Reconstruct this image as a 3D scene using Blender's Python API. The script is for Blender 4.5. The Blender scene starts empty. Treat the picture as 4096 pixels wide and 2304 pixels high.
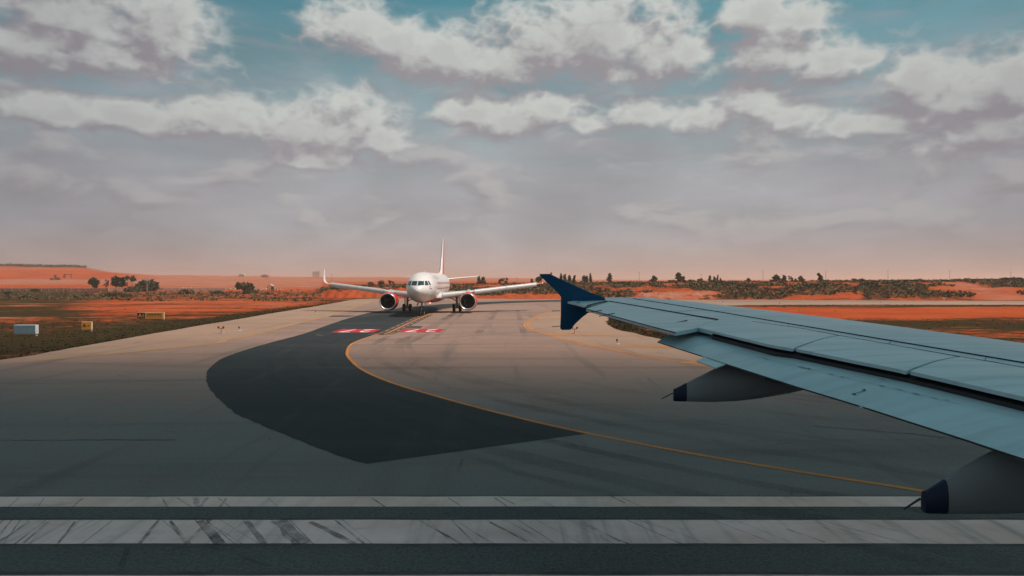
import bpy, bmesh, math, random
import numpy as np
from mathutils import Vector, Matrix, noise as mnoise
R = math.radians
rnd = random.Random(7)
sc = bpy.context.scene
C = sc.collection

# ------------------------------------------------------------------ camera
CAM_H = 4.75            # eye height in the cabin, metres
FOC = 2862.0            # focal length in photograph pixels (4096 wide)
HOR, CX = 1121.0, 2048.0
cam = bpy.data.cameras.new('camera'); camo = bpy.data.objects.new('camera', cam); C.objects.link(camo)
camo.location = (0, 0, CAM_H); camo.rotation_euler = (R(90), 0, 0)
cam.sensor_width = 36.0; cam.lens = 36.0 * FOC / 4096.0
cam.shift_y = -(1152.0 - HOR) / 4096.0
cam.clip_start = 0.05; cam.clip_end = 30000
sc.camera = camo

# ------------------------------------------------------------------ sun, exposure
SUN_DIR = Vector((0.50, -0.10, 0.86)).normalized()
sun = bpy.data.lights.new('sun', 'SUN'); suno = bpy.data.objects.new('sun', sun); C.objects.link(suno)
sun.energy = 4.4; sun.angle = R(0.5); sun.color = (1.0, 0.85, 0.74)
suno.rotation_euler = SUN_DIR.to_track_quat('Z', 'Y').to_euler()
sc.view_settings.view_transform = 'Standard'; sc.view_settings.look = 'None'
sc.view_settings.exposure = 0.0; sc.view_settings.gamma = 1.0
sc.view_settings.use_curve_mapping = False
sc.render.engine = 'CYCLES'
sc.cycles.max_bounces = 5; sc.cycles.diffuse_bounces = 2; sc.cycles.glossy_bounces = 3; sc.cycles.transparent_max_bounces = 12
sc.cycles.volume_bounces = 1
try:
    sc.cycles.use_denoising = True
except Exception:
    pass

# ------------------------------------------------------------------ node helpers
class NT:
    def __init__(self, tree): self.t = tree
    def n(self, typ, **kw):
        x = self.t.nodes.new(typ)
        for k, v in kw.items(): setattr(x, k, v)
        return x
    def put(self, sock, v):
        if isinstance(v, bpy.types.NodeSocket): self.t.links.new(v, sock)
        elif v is not None:
            if isinstance(v, (tuple, list)) and len(v) == 3 and sock.type == 'RGBA': v = tuple(v) + (1,)
            sock.default_value = v
    def m(self, op, a, b=None, c=None, clamp=False):
        x = self.n('ShaderNodeMath', operation=op, use_clamp=clamp)
        for i, v in enumerate((a, b, c)):
            if v is not None: self.put(x.inputs[i], v)
        return x.outputs[0]
    def vm(self, op, a, b=None):
        x = self.n('ShaderNodeVectorMath', operation=op)
        self.put(x.inputs[0], a)
        if b is not None: self.put(x.inputs[1], b)
        return x.outputs[0]
    def mix(self, f, a, b, blend='MIX'):
        x = self.n('ShaderNodeMix', data_type='RGBA', blend_type=blend)
        self.put(x.inputs[0], f); self.put(x.inputs[6], a); self.put(x.inputs[7], b)
        return x.outputs[2]
    def ss(self, v, lo, hi, a=0.0, b=1.0):
        x = self.n('ShaderNodeMapRange', interpolation_type='SMOOTHSTEP')
        for i, q in enumerate((v, lo, hi, a, b)): self.put(x.inputs[i], q)
        return x.outputs[0]
    def lin(self, v, lo, hi, a=0.0, b=1.0):
        x = self.n('ShaderNodeMapRange', interpolation_type='LINEAR')
        for i, q in enumerate((v, lo, hi, a, b)): self.put(x.inputs[i], q)
        return x.outputs[0]
    def noise(self, vec, scale, detail=4, rough=0.55, dist=0.0):
        x = self.n('ShaderNodeTexNoise')
        if vec is not None: self.put(x.inputs['Vector'], vec)
        x.inputs['Scale'].default_value = scale; x.inputs['Detail'].default_value = detail
        x.inputs['Roughness'].default_value = rough; x.inputs['Distortion'].default_value = dist
        return x.outputs[0]
    def comb(self, x, y, z):
        q = self.n('ShaderNodeCombineXYZ')
        for i, v in enumerate((x, y, z)): self.put(q.inputs[i], v)
        return q.outputs[0]
    def sep(self, v):
        q = self.n('ShaderNodeSeparateXYZ'); self.put(q.inputs[0], v); return q.outputs

# ------------------------------------------------------------------ world: sky with cumulus
world = bpy.data.worlds.new('World'); sc.world = world; world.use_nodes = True
wt = world.node_tree; wt.nodes.clear(); W_ = NT(wt)
# cumulus heaps of this sky: azimuth, elevation, half-width, half-height (degrees)
HEAPS = []
def heap(px, py, rx, ry):          # sizes on a 2576-wide picture -> directions
    az = math.atan((px - 1288) / 1800.0); el = math.atan((705 - py) / math.hypot(1800, px - 1288))
    HEAPS.append((az, el, rx / 1800.0 * math.cos(az) ** 2 * 1.05, ry * 1.12 / 1800.0 * math.cos(az)))
for h_ in [(200, 40, 260, 110), (400, 90, 150, 110), (60, 120, 200, 80), (300, 150, 200, 60),
           (900, 70, 120, 70), (985, 110, 110, 60), (1110, 150, 150, 65), (1270, 160, 130, 70), (1400, 130, 170, 100), (1530, 110, 170, 120), (1650, 130, 120, 110), (1730, 140, 60, 60),
           (1900, 45, 95, 45), (2010, 55, 95, 45), (1960, 135, 110, 55), (2080, 170, 110, 55), (2160, 155, 60, 25),
           (2300, 210, 90, 70), (2420, 250, 170, 80), (2560, 220, 110, 100), (2500, 330, 200, 70), (2250, 310, 130, 40),
           (900, 290, 110, 65), (800, 330, 170, 60), (960, 350, 70, 60), (560, 310, 160, 50), (330, 300, 160, 45), (150, 290, 130, 50), (780, 400, 120, 35),
           (1390, 280, 110, 50), (1180, 290, 100, 35), (1300, 310, 120, 45), (1470, 320, 70, 35),
           (1620, 290, 100, 40), (1760, 300, 110, 45), (1900, 270, 90, 50), (1990, 300, 120, 45), (2130, 320, 120, 40)]:
    heap(*h_)
gt = bpy.data.node_groups.new('cumulus_field', 'ShaderNodeTree'); g_ = NT(gt)
gt.interface.new_socket('Az', in_out='INPUT', socket_type='NodeSocketFloat')
gt.interface.new_socket('El', in_out='INPUT', socket_type='NodeSocketFloat')
gt.interface.new_socket('Field', in_out='OUTPUT', socket_type='NodeSocketFloat')
gi = g_.n('NodeGroupInput'); go = g_.n('NodeGroupOutput')
acc = None
gp = g_.comb(gi.outputs[0], gi.outputs[1], 0.0)
for (az, el, rx, ry) in HEAPS:
    q = g_.n('ShaderNodeVectorMath', operation='MULTIPLY_ADD'); g_.put(q.inputs[0], gp)
    q.inputs[1].default_value = (1 / rx, 1 / ry, 0); q.inputs[2].default_value = (-az / rx, -el / ry, 0)
    mx_ = g_.vm('MAXIMUM', q.outputs[0], g_.vm('MULTIPLY', q.outputs[0], (-1.0, -1.5, 0.0)))      # flat bases
    ln_ = g_.n('ShaderNodeVectorMath', operation='LENGTH'); g_.put(ln_.inputs[0], mx_)
    acc = ln_.outputs['Value'] if acc is None else g_.m('SMOOTH_MIN', acc, ln_.outputs['Value'], 0.25)
acc = g_.m('SUBTRACT', 1.0, acc)
# the same kind of heaps go on round the rest of the sky
gv = g_.comb(gi.outputs[0], g_.m('MULTIPLY', gi.outputs[1], 1.8), 5.0)
gn = g_.n('ShaderNodeTexNoise', noise_dimensions='2D'); g_.put(gn.inputs['Vector'], gv); gn.inputs['Scale'].default_value = 3.2; gn.inputs['Detail'].default_value = 2
more = g_.m('MULTIPLY', g_.m('SUBTRACT', gn.outputs[0], 0.52), 4.0)
more = g_.m('SUBTRACT', more, g_.ss(g_.m('ABSOLUTE', gi.outputs[0]), R(36), R(46), 1.2, 0.0))
more = g_.m('SUBTRACT', more, g_.ss(gi.outputs[1], R(24), R(40), 0.0, 0.35))
g_.put(go.inputs[0], g_.m('MAXIMUM', g_.m('MAXIMUM', acc, g_.m('MINIMUM', more, 0.9)), -1.5))

tc = W_.n('ShaderNodeTexCoord'); dirv = tc.outputs['Generated']
dx_, dy_, dz_ = W_.sep(dirv)
AZ = W_.m('ARCTAN2', dx_, dy_); EL = W_.m('ARCSINE', dz_)
def noise2(vec, scale, detail, rough, dist=0.0):
    x = W_.n('ShaderNodeTexNoise', noise_dimensions='2D'); W_.put(x.inputs['Vector'], vec)
    x.inputs['Scale'].default_value = scale; x.inputs['Detail'].default_value = detail
    x.inputs['Roughness'].default_value = rough; x.inputs['Distortion'].default_value = dist
    return x.outputs[0]
def fbm(az, el, det):
    v = W_.comb(az, W_.m('MULTIPLY', el, 1.55), 0.0)
    a = noise2(v, 7.5, det, 0.47, 0.15)
    b_ = W_.m('ABSOLUTE', W_.m('SUBTRACT', noise2(v, 21.0, 3, 0.5), 0.5))      # billows
    return W_.m('ADD', W_.m('SUBTRACT', a, 0.5), W_.m('SUBTRACT', 0.16, W_.m('MULTIPLY', b_, 1.3)))
def field(az, el, det):
    q = W_.n('ShaderNodeGroup'); q.node_tree = gt
    W_.put(q.inputs[0], az); W_.put(q.inputs[1], el)
    return W_.m('ADD', q.outputs[0], W_.m('MULTIPLY', fbm(az, el, det), 1.45))
F0 = field(AZ, EL, 8)
F1 = field(W_.m('ADD', AZ, 0.016), W_.m('ADD', EL, 0.026), 4)
dens = W_.ss(F0, -0.38, 0.46)
relief = W_.m('SUBTRACT', F0, F1)
lit = W_.ss(relief, -0.50, 0.62)
cl = W_.mix(lit, (3.0, 2.85, 3.08), (5.7, 5.9, 5.65))
core = W_.ss(F0, 0.35, 1.1)
cl = W_.mix(W_.m('MULTIPLY', core, 0.30), cl, (3.35, 3.25, 3.4))
low = W_.ss(EL, 0.02, 0.26, 1.0, 0.0)
lowc = W_.mix(W_.ss(EL, -0.01, 0.080), (4.9, 3.8, 3.5), (3.78, 3.70, 3.95))
cl = W_.mix(W_.m('MULTIPLY', low, 0.62), cl, lowc)
sky = W_.n('ShaderNodeTexSky', sky_type='NISHITA'); sky.sun_disc = False
sky.sun_elevation = math.asin(SUN_DIR.z); sky.sun_rotation = math.atan2(SUN_DIR.x, SUN_DIR.y)
sky.air_density = 1.0; sky.dust_density = 1.5; sky.ozone_density = 1.0
skyc = W_.mix(1.0, sky.outputs[0], (0.46, 0.98, 0.76), 'MULTIPLY')
# thin streaked veil between the heaps, thicker to the horizon
veilv = W_.comb(W_.m('MULTIPLY', AZ, 2.2), W_.m('MULTIPLY', EL, 12.0), 0.0)
veil = W_.ss(noise2(veilv, 2.6, 6, 0.6, 0.4), 0.42, 0.78)
skyc = W_.mix(W_.m('MULTIPLY', veil, W_.ss(EL, 0.18, 0.46, 0.85, 0.10)), skyc, (2.9, 3.1, 3.4))
skyc = W_.mix(W_.ss(EL, 0.10, 0.40, 0.95, 0.0), skyc, lowc)
soft = noise2(W_.comb(W_.m('MULTIPLY', AZ, 3.0), W_.m('MULTIPLY', EL, 9.0), 3.0), 1.6, 4, 0.55)
skyc = W_.mix(1.0, skyc, W_.comb(*(W_.lin(soft, 0.25, 0.75, 0.86, 1.12),) * 3), 'MULTIPLY')
lv = W_.comb(AZ, W_.m('MULTIPLY', EL, 2.7), 7.0)                  # soft low heaps towards the horizon
ln0 = noise2(lv, 7.5, 6, 0.52, 0.3); ln1 = noise2(W_.vm('ADD', lv, (0.012, 0.045, 0.0)), 7.5, 4, 0.52, 0.3)
lw = W_.m('MULTIPLY', W_.ss(EL, 0.03, 0.09), W_.ss(EL, 0.20, 0.30, 1.0, 0.0))
skyc = W_.mix(W_.m('MULTIPLY', W_.m('MULTIPLY', W_.ss(ln0, 0.46, 0.66), lw), 0.75), skyc, W_.mix(W_.ss(W_.m('SUBTRACT', ln0, ln1), -0.16, 0.16), (2.95, 2.85, 3.05), (4.6, 4.5, 4.5)))
final = W_.mix(W_.m('MULTIPLY', dens, W_.ss(EL, 0.0, 0.12, 0.10, 1.0)), skyc, cl)
side = W_.ss(W_.m('ABSOLUTE', W_.m('SUBTRACT', AZ, 0.04)), R(14), R(42), 1.0, 0.80)      # sky dimmed to both sides, lens vignette put into its colour
final = W_.mix(1.0, final, W_.comb(side, side, W_.m('POWER', side, 0.85)), 'MULTIPLY')
final = W_.mix(W_.ss(dz_, -0.02, 0.0), (2.2, 1.3, 0.9), final)
world.cycles.sampling_method = 'MANUAL'; world.cycles.sample_map_resolution = 256
bg = W_.n('ShaderNodeBackground'); W_.put(bg.inputs[0], final); bg.inputs[1].default_value = 0.1
wo = W_.n('ShaderNodeOutputWorld'); wt.links.new(bg.outputs[0], wo.inputs[0])

# ------------------------------------------------------------------ geometry helpers
def G(px, py):                       # a photograph pixel on flat ground -> (X, Y) in metres
    Y = CAM_H * FOC / (py - HOR); return ((px - CX) / FOC * Y, Y)
def D2(p): return (p[0] * 1.59006, p[1] * 1.59006)
def mesh_obj(name, verts, faces, mat=None, parent=None, smooth=False, mats=None, fmi=None):
    me = bpy.data.meshes.new(name); me.from_pydata([tuple(v) for v in verts], [], faces); me.validate()
    for m_ in (mats or ([mat] if mat else [])): me.materials.append(m_)
    if fmi is not None and len(fmi) == len(me.polygons): me.polygons.foreach_set('material_index', fmi)
    if smooth: me.polygons.foreach_set('use_smooth', [True] * len(me.polygons))
    me.update()
    o = bpy.data.objects.new(name, me); C.objects.link(o)
    if parent is not None: o.parent = parent
    return o
def fast_mesh(name, V, F, mat, parent=None, attrs=None, smooth=False):
    me = bpy.data.meshes.new(name); V = np.asarray(V, np.float32); F = np.asarray(F, np.int32)
    k = F.shape[1]
    me.vertices.add(len(V)); me.vertices.foreach_set('co', V.ravel())
    me.loops.add(F.size); me.loops.foreach_set('vertex_index', F.ravel())
    me.polygons.add(len(F)); me.polygons.foreach_set('loop_start', np.arange(0, F.size, k, dtype=np.int32))
    me.polygons.foreach_set('loop_total', np.full(len(F), k, np.int32))
    if smooth: me.polygons.foreach_set('use_smooth', np.ones(len(F), bool))
    for nm, arr in (attrs or {}).items():
        a = me.attributes.new(nm, 'FLOAT', 'POINT'); a.data.foreach_set('value', np.asarray(arr, np.float32))
    me.materials.append(mat); me.update(); me.validate()
    o = bpy.data.objects.new(name, me); C.objects.link(o)
    if parent is not None: o.parent = parent
    return o
def empty(name, loc=(0, 0, 0), rz=0):
    o = bpy.data.objects.new(name, None); o.empty_display_size = 0.2; C.objects.link(o)
    o.location = loc; o.rotation_euler = (0, 0, rz); return o
def tag(o, label, cat, group=None):
    o['label'] = label; o['category'] = cat
    if group: o['group'] = group
    return o
def struct(o): o['kind'] = 'structure'; return o
def stuff(o, label=None, cat=None):
    o['kind'] = 'stuff'
    if label: o['label'] = label
    if cat: o['category'] = cat
    return o
class MB:
    """collects solids into one mesh"""
    def __init__(s): s.v = []; s.f = []
    def add(s, V, F):
        n = len(s.v); s.v += [tuple(p) for p in V]; s.f += [tuple(i + n for i in q) for q in F]; return s
    def box(s, c, d, M=None):
        x, y, z = c; a, b, e = d[0] / 2, d[1] / 2, d[2] / 2
        V = [Vector((x + i * a, y + j * b, z + k * e)) for i in (-1, 1) for j in (-1, 1) for k in (-1, 1)]
        if M: V = [M @ p for p in V]
        return s.add(V, [(0, 1, 3, 2), (4, 6, 7, 5), (0, 4, 5, 1), (2, 3, 7, 6), (0, 2, 6, 4), (1, 5, 7, 3)])
    def tube(s, p, q, r0, r1=None, n=10, caps=True):
        p, q = Vector(p), Vector(q); r1 = r0 if r1 is None else r1
        ax = (q - p).normalized(); u = ax.orthogonal().normalized(); w = ax.cross(u)
        V = []
        for c, r in ((p, r0), (q, r1)):
            for i in range(n):
                t = 2 * math.pi * i / n; V.append(c + (u * math.cos(t) + w * math.sin(t)) * r)
        F = [(i, (i + 1) % n, n + (i + 1) % n, n + i) for i in range(n)]
        if caps: F += [tuple(range(n))[::-1], tuple(range(n, 2 * n))]
        return s.add(V, F)
    def lathe(s, prof, c, axis='y', n=32, closed=False):      # prof: (along, radius)
        V = []; m = len(prof)
        for a, r in prof:
            for i in range(n):
                t = 2 * math.pi * i / n; u, w = math.cos(t) * r, math.sin(t) * r
                V.append((c[0] + u, c[1] + a, c[2] + w) if axis == 'y' else ((c[0] + a, c[1] + u, c[2] + w) if axis == 'x' else (c[0] + u, c[1] + w, c[2] + a)))
        F = []
        for j in range(m - 1 if not closed else m):
            k = (j + 1) % m
            for i in range(n): F.append((j * n + i, j * n + (i + 1) % n, k * n + (i + 1) % n, k * n + i))
        return s.add(V, F)
    def prism(s, poly, dz):                                    # poly of 3D points, pushed by vector dz
        n = len(poly); V = [Vector(p) for p in poly]; V += [p + Vector(dz) for p in V]
        return s.add(V, [tuple(range(n)), tuple(range(2 * n - 1, n - 1, -1))] + [(i, n + i, n + (i + 1) % n, (i + 1) % n) for i in range(n)])
    def loft(s, rings, cap=True, closed=True):
        n = len(rings[0]); V = [p for r in rings for p in r]; F = []
        for j in range(len(rings) - 1):
            for i in range(n if closed else n - 1):
                F.append((j * n + i, j * n + (i + 1) % n, (j + 1) * n + (i + 1) % n, (j + 1) * n + i))
        if cap: F += [tuple(range(n))[::-1], tuple(range((len(rings) - 1) * n, len(rings) * n))]
        return s.add(V, F)
    def build(s, name, mat, parent=None, smooth=False, bevel=0, autos=None):
        o = mesh_obj(name, s.v, s.f, mat, parent, smooth)
        bm = bmesh.new(); bm.from_mesh(o.data); bmesh.ops.recalc_face_normals(bm, faces=bm.faces); bm.to_mesh(o.data); bm.free()
        if smooth:
            try: o.data.set_sharp_from_angle(angle=R(autos or 40))
            except Exception: pass
        if bevel:
            b = o.modifiers.new('bevel', 'BEVEL'); b.width = bevel; b.segments = 2; b.limit_method = 'ANGLE'; b.angle_limit = R(40)
        return o
def text_mesh(s, name, mat, M, size, parent=None, bold=0.0):
    cu = bpy.data.curves.new('t', 'FONT'); cu.body = s; cu.size = size; cu.offset = bold; cu.align_x = 'CENTER'; cu.align_y = 'CENTER'; cu.resolution_u = 3
    to = bpy.data.objects.new('t', cu); C.objects.link(to); bpy.context.view_layer.update()
    dg = bpy.context.evaluated_depsgraph_get(); me = bpy.data.meshes.new_from_object(to.evaluated_get(dg))
    bpy.data.objects.remove(to); bpy.data.curves.remove(cu)
    me.transform(M); me.materials.clear(); me.materials.append(mat); me.name = name
    o = bpy.data.objects.new(name, me); C.objects.link(o)
    if parent is not None: o.parent = parent
    return o
def crom(P, sub=8):                                            # Catmull-Rom through points
    P = [Vector(p) for p in P]; out = []
    Q = [P[0] * 2 - P[1]] + P + [P[-1] * 2 - P[-2]]
    for i in range(1, len(Q) - 2):
        a, b, c, d = Q[i - 1], Q[i], Q[i + 1], Q[i + 2]
        for k in range(sub):
            t = k / sub
            out.append(0.5 * ((2 * b) + (c - a) * t + (2 * a - 5 * b + 4 * c - d) * t * t + (3 * b - a - 3 * c + d) * t ** 3))
    out.append(P[-1]); return out
def ribbon(mb, pts, w, z, off=0.0, ragged=0.0):
    n = len(pts); V = []
    for i, p in enumerate(pts):
        t = (Vector(pts[min(i + 1, n - 1)]) - Vector(pts[max(i - 1, 0)])); t = Vector((t[0], t[1])).normalized(); nn = Vector((-t.y, t.x))
        for sgn in (-1, 1):
            r = (rnd.random() - 0.5) * ragged
            q = Vector((p[0], p[1])) + nn * (off + sgn * (w / 2 + r)); V.append((q.x, q.y, z))
    mb.add(V, [(2 * i, 2 * i + 1, 2 * i + 3, 2 * i + 2) for i in range(n - 1)]); return mb
def sheet(name, poly, z, mat):
    o = mesh_obj(name, [(p[0], p[1], z) for p in poly], [tuple(range(len(poly)))], mat)
    if o.data.polygons[0].normal.z < 0: o.data.flip_normals()
    return o

# ------------------------------------------------------------------ materials
def bsdf(name):
    m_ = bpy.data.materials.new(name); m_.use_nodes = True; t = m_.node_tree; N = NT(t)
    return m_, N, t.nodes['Principled BSDF']
def pm(name, c1, c2=None, scale=3.0, rough=0.6, bump=0.0, bscale=None, metallic=0.0, spec=0.5, coat=0.0, detail=5, emis=None, estr=0.0, rvar=0.0):
    m_, N, b = bsdf(name)
    geo = N.n('ShaderNodeTexCoord').outputs['Object']
    c2 = c2 or tuple(x * 0.82 for x in c1)
    ns = N.noise(geo, scale, detail, 0.6)
    N.put(b.inputs['Base Color'], N.mix(N.ss(ns, 0.3, 0.72), c1, c2))
    b.inputs['Metallic'].default_value = metallic; b.inputs['Specular IOR Level'].default_value = spec
    if rvar: N.put(b.inputs['Roughness'], N.lin(ns, 0.3, 0.7, rough - rvar, rough + rvar))
    else: b.inputs['Roughness'].default_value = rough
    if coat: b.inputs['Coat Weight'].default_value = coat; b.inputs['Coat Roughness'].default_value = 0.12
    if emis: N.put(b.inputs['Emission Color'], emis); b.inputs['Emission Strength'].default_value = estr
    if bump:
        bp = N.n('ShaderNodeBump'); bp.inputs['Strength'].default_value = bump; bp.inputs['Distance'].default_value = 0.05
        N.put(bp.inputs['Height'], N.noise(geo, bscale or scale * 8, 4, 0.6)); N.put(b.inputs['Normal'], bp.outputs[0])
    return m_
def pavement_mat(name, c1, c2, c3, speck=0.25, streak=0.5, rough=0.9, flow=0.0, near=None):
    """worn asphalt: broad patches, streaks of tyre rubber and fuel along the traffic, aggregate, cracks"""
    m_, N, b = bsdf(name); P = N.n('ShaderNodeNewGeometry').outputs['Position']
    big = N.noise(P, 0.045, 5, 0.6, 0.3); mid = N.noise(P, 0.5, 6, 0.65); fine = N.noise(P, 14.0, 3, 0.7); tiny = N.noise(P, 55.0, 2, 0.7)
    mp = N.n('ShaderNodeMapping'); mp.inputs['Rotation'].default_value = (0, 0, flow); N.put(mp.inputs['Vector'], P); mp.inputs['Scale'].default_value = (0.55, 0.035, 1)
    st = N.noise(mp.outputs[0], 1.0, 6, 0.62, 0.25)
    mp2 = N.n('ShaderNodeMapping'); N.put(mp2.inputs['Vector'], P); mp2.inputs['Scale'].default_value = (0.03, 0.40, 1); mp2.inputs['Rotation'].default_value = (0, 0, flow * 0.4)
    st2 = N.noise(mp2.outputs[0], 1.0, 6, 0.62, 0.4)
    c = N.mix(N.ss(big, 0.35, 0.65), c1, c2)
    if near:                                                    # grey mixed in over the near stretch, fading out with distance
        yy = N.m('ADD', N.sep(P)[1], N.m('ADD', N.lin(big, 0.3, 0.7, -7.0, 7.0), N.lin(mid, 0.3, 0.7, -3.0, 3.0)))
        c = N.mix(N.ss(yy, 19.0, 46.0, 0.9, 0.0), c, near)
    c = N.mix(N.m('MULTIPLY', N.ss(st, 0.52, 0.75), streak), c, c3)
    c = N.mix(N.m('MULTIPLY', N.ss(st2, 0.50, 0.74), streak * 0.9), c, c3)
    c = N.mix(N.m('MULTIPLY', N.ss(mid, 0.45, 0.8), 0.35), c, tuple(x * 0.6 for x in c1))
    sp = N.lin(N.m('ADD', N.m('MULTIPLY', fine, 0.5), N.m('MULTIPLY', tiny, 0.5)), 0.3, 0.7, 1 - speck, 1 + speck)
    c = N.mix(1.0, c, N.comb(sp, sp, sp), 'MULTIPLY')
    vo = N.n('ShaderNodeTexVoronoi', feature='DISTANCE_TO_EDGE'); N.put(vo.inputs['Vector'], N.vm('ADD', P, N.vm('MULTIPLY', N.n('ShaderNodeTexNoise').outputs[1], (1.5, 1.5, 0)))); vo.inputs['Scale'].default_value = 0.11
    cr = N.m('MULTIPLY', N.ss(vo.outputs['Distance'], 0.0, 0.005, 1.0, 0.0), N.ss(mid, 0.50, 0.62))
    c = N.mix(N.m('MULTIPLY', cr, 0.5), c, tuple(x * 0.35 for x in c3))
    N.put(b.inputs['Base Color'], c)
    N.put(b.inputs['Roughness'], N.lin(st2, 0.3, 0.7, rough - 0.12, rough + 0.05)); b.inputs['Specular IOR Level'].default_value = 0.25
    bp = N.n('ShaderNodeBump'); bp.inputs['Strength'].default_value = 0.35; bp.inputs['Distance'].default_value = 0.01
    N.put(bp.inputs['Height'], N.m('ADD', fine, tiny)); N.put(b.inputs['Normal'], bp.outputs[0])
    return m_
def paint_mat(name, col, under, wear=0.45, skid=0.0, rough=0.75):
    """road paint, worn through to the asphalt, with tyre streaks"""
    m_, N, b = bsdf(name); P = N.n('ShaderNodeNewGeometry').outputs['Position']
    a = N.noise(P, 1.3, 7, 0.7, 0.3); f = N.noise(P, 22.0, 4, 0.7); g = N.noise(P, 0.35, 4, 0.6)
    mp = N.n('ShaderNodeMapping'); N.put(mp.inputs['Vector'], P); mp.inputs['Scale'].default_value = (1.0, 6.0, 1)
    h = N.noise(mp.outputs[0], 1.2, 6, 0.65, 0.4)
    w = N.m('ADD', N.m('MULTIPLY', N.ss(a, 0.5, 0.78), wear), N.m('MULTIPLY', N.ss(f, 0.55, 0.8), wear * 0.55))
    w = N.m('ADD', w, N.m('MULTIPLY', N.ss(h, 0.55, 0.75), wear * 0.6), clamp=True)
    c = N.mix(N.ss(g, 0.35, 0.7), col, tuple(x * y for x, y in zip(col, (0.80, 0.74, 0.68))))
    if skid:
        mp = N.n('ShaderNodeMapping'); N.put(mp.inputs['Vector'], P); mp.inputs['Rotation'].default_value = (0, 0, R(-38)); mp.inputs['Scale'].default_value = (1.7, 0.10, 1)
        s1 = N.noise(mp.outputs[0], 1.1, 4, 0.6)
        mp = N.n('ShaderNodeMapping'); N.put(mp.inputs['Vector'], P); mp.inputs['Rotation'].default_value = (0, 0, R(30)); mp.inputs['Scale'].default_value = (2.2, 0.12, 1)
        s2 = N.noise(mp.outputs[0], 1.3, 4, 0.6)
        c = N.mix(N.m('MULTIPLY', N.ss(s1, 0.48, 0.74), skid * 0.7), c, (0.20, 0.20, 0.205))
        c = N.mix(N.m('MULTIPLY', N.ss(s2, 0.56, 0.70), skid * 0.4), c, (0.18, 0.185, 0.19))
    N.put(b.inputs['Base Color'], N.mix(w, c, under)); b.inputs['Roughness'].default_value = rough
    b.inputs['Specular IOR Level'].default_value = 0.25
    return m_
def soil_mat(name):
    """red laterite with dry grass; 'green' and 'pale' attributes say what the ground is made of"""
    m_, N, b = bsdf(name); P = N.n('ShaderNodeNewGeometry').outputs['Position']
    def at(n_): x = N.n('ShaderNodeAttribute'); x.attribute_name = n_; return x.outputs['Fac']
    gr, pa = at('green'), at('pale')
    n1 = N.noise(P, 0.06, 7, 0.62, 0.4); n2 = N.noise(P, 0.55, 6, 0.65); n3 = N.noise(P, 4.0, 5, 0.7)
    mp = N.n('ShaderNodeMapping'); N.put(mp.inputs['Vector'], P); mp.inputs['Scale'].default_value = (0.25, 1.0, 1.0)
    n4 = N.noise(mp.outputs[0], 0.16, 6, 0.62, 0.3)
    dirt = N.mix(N.ss(n1, 0.35, 0.68), (0.40, 0.084, 0.030), (0.33, 0.058, 0.023))
    dirt = N.mix(N.m('MULTIPLY', N.ss(n2, 0.5, 0.8), 0.5), dirt, (0.46, 0.140, 0.055))
    palec = N.mix(N.ss(n4, 0.38, 0.66), (0.40, 0.205, 0.145), (0.30, 0.100, 0.060))
    dirt = N.mix(pa, dirt, palec)
    grass = N.mix(N.ss(n3, 0.35, 0.7), (0.032, 0.030, 0.016), (0.060, 0.040, 0.021))
    grass = N.mix(N.m('MULTIPLY', N.ss(n2, 0.5, 0.75), 0.55), grass, (0.105, 0.042, 0.020))
    gm = N.m('ADD', gr, N.m('ADD', N.lin(n1, 0.25, 0.75, -0.30, 0.30), N.m('ADD', N.lin(n2, 0.25, 0.75, -0.38, 0.38), N.m('ADD', N.lin(n3, 0.3, 0.7, -0.12, 0.12), N.lin(n4, 0.25, 0.75, -0.42, 0.42)))))
    c = N.mix(N.ss(gm, 0.28, 0.76), dirt, grass)
    N.put(b.inputs['Base Color'], c); b.inputs['Roughness'].default_value = 1.0; b.inputs['Specular IOR Level'].default_value = 0.0
    bp = N.n('ShaderNodeBump'); bp.inputs['Strength'].default_value = 0.6; bp.inputs['Distance'].default_value = 0.25
    N.put(bp.inputs['Height'], N.m('ADD', n3, n2)); N.put(b.inputs['Normal'], bp.outputs[0])
    return m_
def leaf_mat(name, c1, c2, c3):
    m_, N, b = bsdf(name); P = N.n('ShaderNodeNewGeometry').outputs['Position']
    n = N.noise(P, 0.7, 5, 0.7); k = N.noise(P, 0.11, 3, 0.6)
    c = N.mix(N.ss(n, 0.3, 0.7), c1, c2); c = N.mix(N.ss(k, 0.46, 0.70), c, c3)
    N.put(b.inputs['Base Color'], c); b.inputs['Roughness'].default_value = 0.85; b.inputs['Specular IOR Level'].default_value = 0.1
    return m_
M = {}
M['soil'] = soil_mat('red_soil')
M['shoulder'] = pavement_mat('shoulder_pavement', (0.335, 0.222, 0.160), (0.282, 0.184, 0.134), (0.182, 0.126, 0.095), 0.14, 0.5)
M['taxi'] = pavement_mat('taxiway_asphalt', (0.300, 0.192, 0.150), (0.240, 0.162, 0.132), (0.112, 0.098, 0.092), 0.34, 0.75, near=(0.150, 0.158, 0.154))
M['overlay'] = pavement_mat('fresh_asphalt', (0.022, 0.029, 0.032), (0.016, 0.022, 0.025), (0.056, 0.054, 0.050), 0.40, 0.75)
M['runway'] = pavement_mat('runway_asphalt', (0.100, 0.104, 0.100), (0.080, 0.086, 0.084), (0.056, 0.063, 0.063), 0.70, 0.5, flow=R(90))
M['white_line'] = paint_mat('white_runway_paint', (0.84, 0.64, 0.61), (0.15, 0.15, 0.148), 0.30, 0.80)
M['white_thin'] = paint_mat('white_edge_paint', (0.80, 0.61, 0.55), (0.18, 0.17, 0.165), 0.42, 0.32)
M['yellow'] = paint_mat('yellow_taxi_paint', (0.58, 0.215, 0.045), (0.20, 0.14, 0.10), 0.62)
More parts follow.
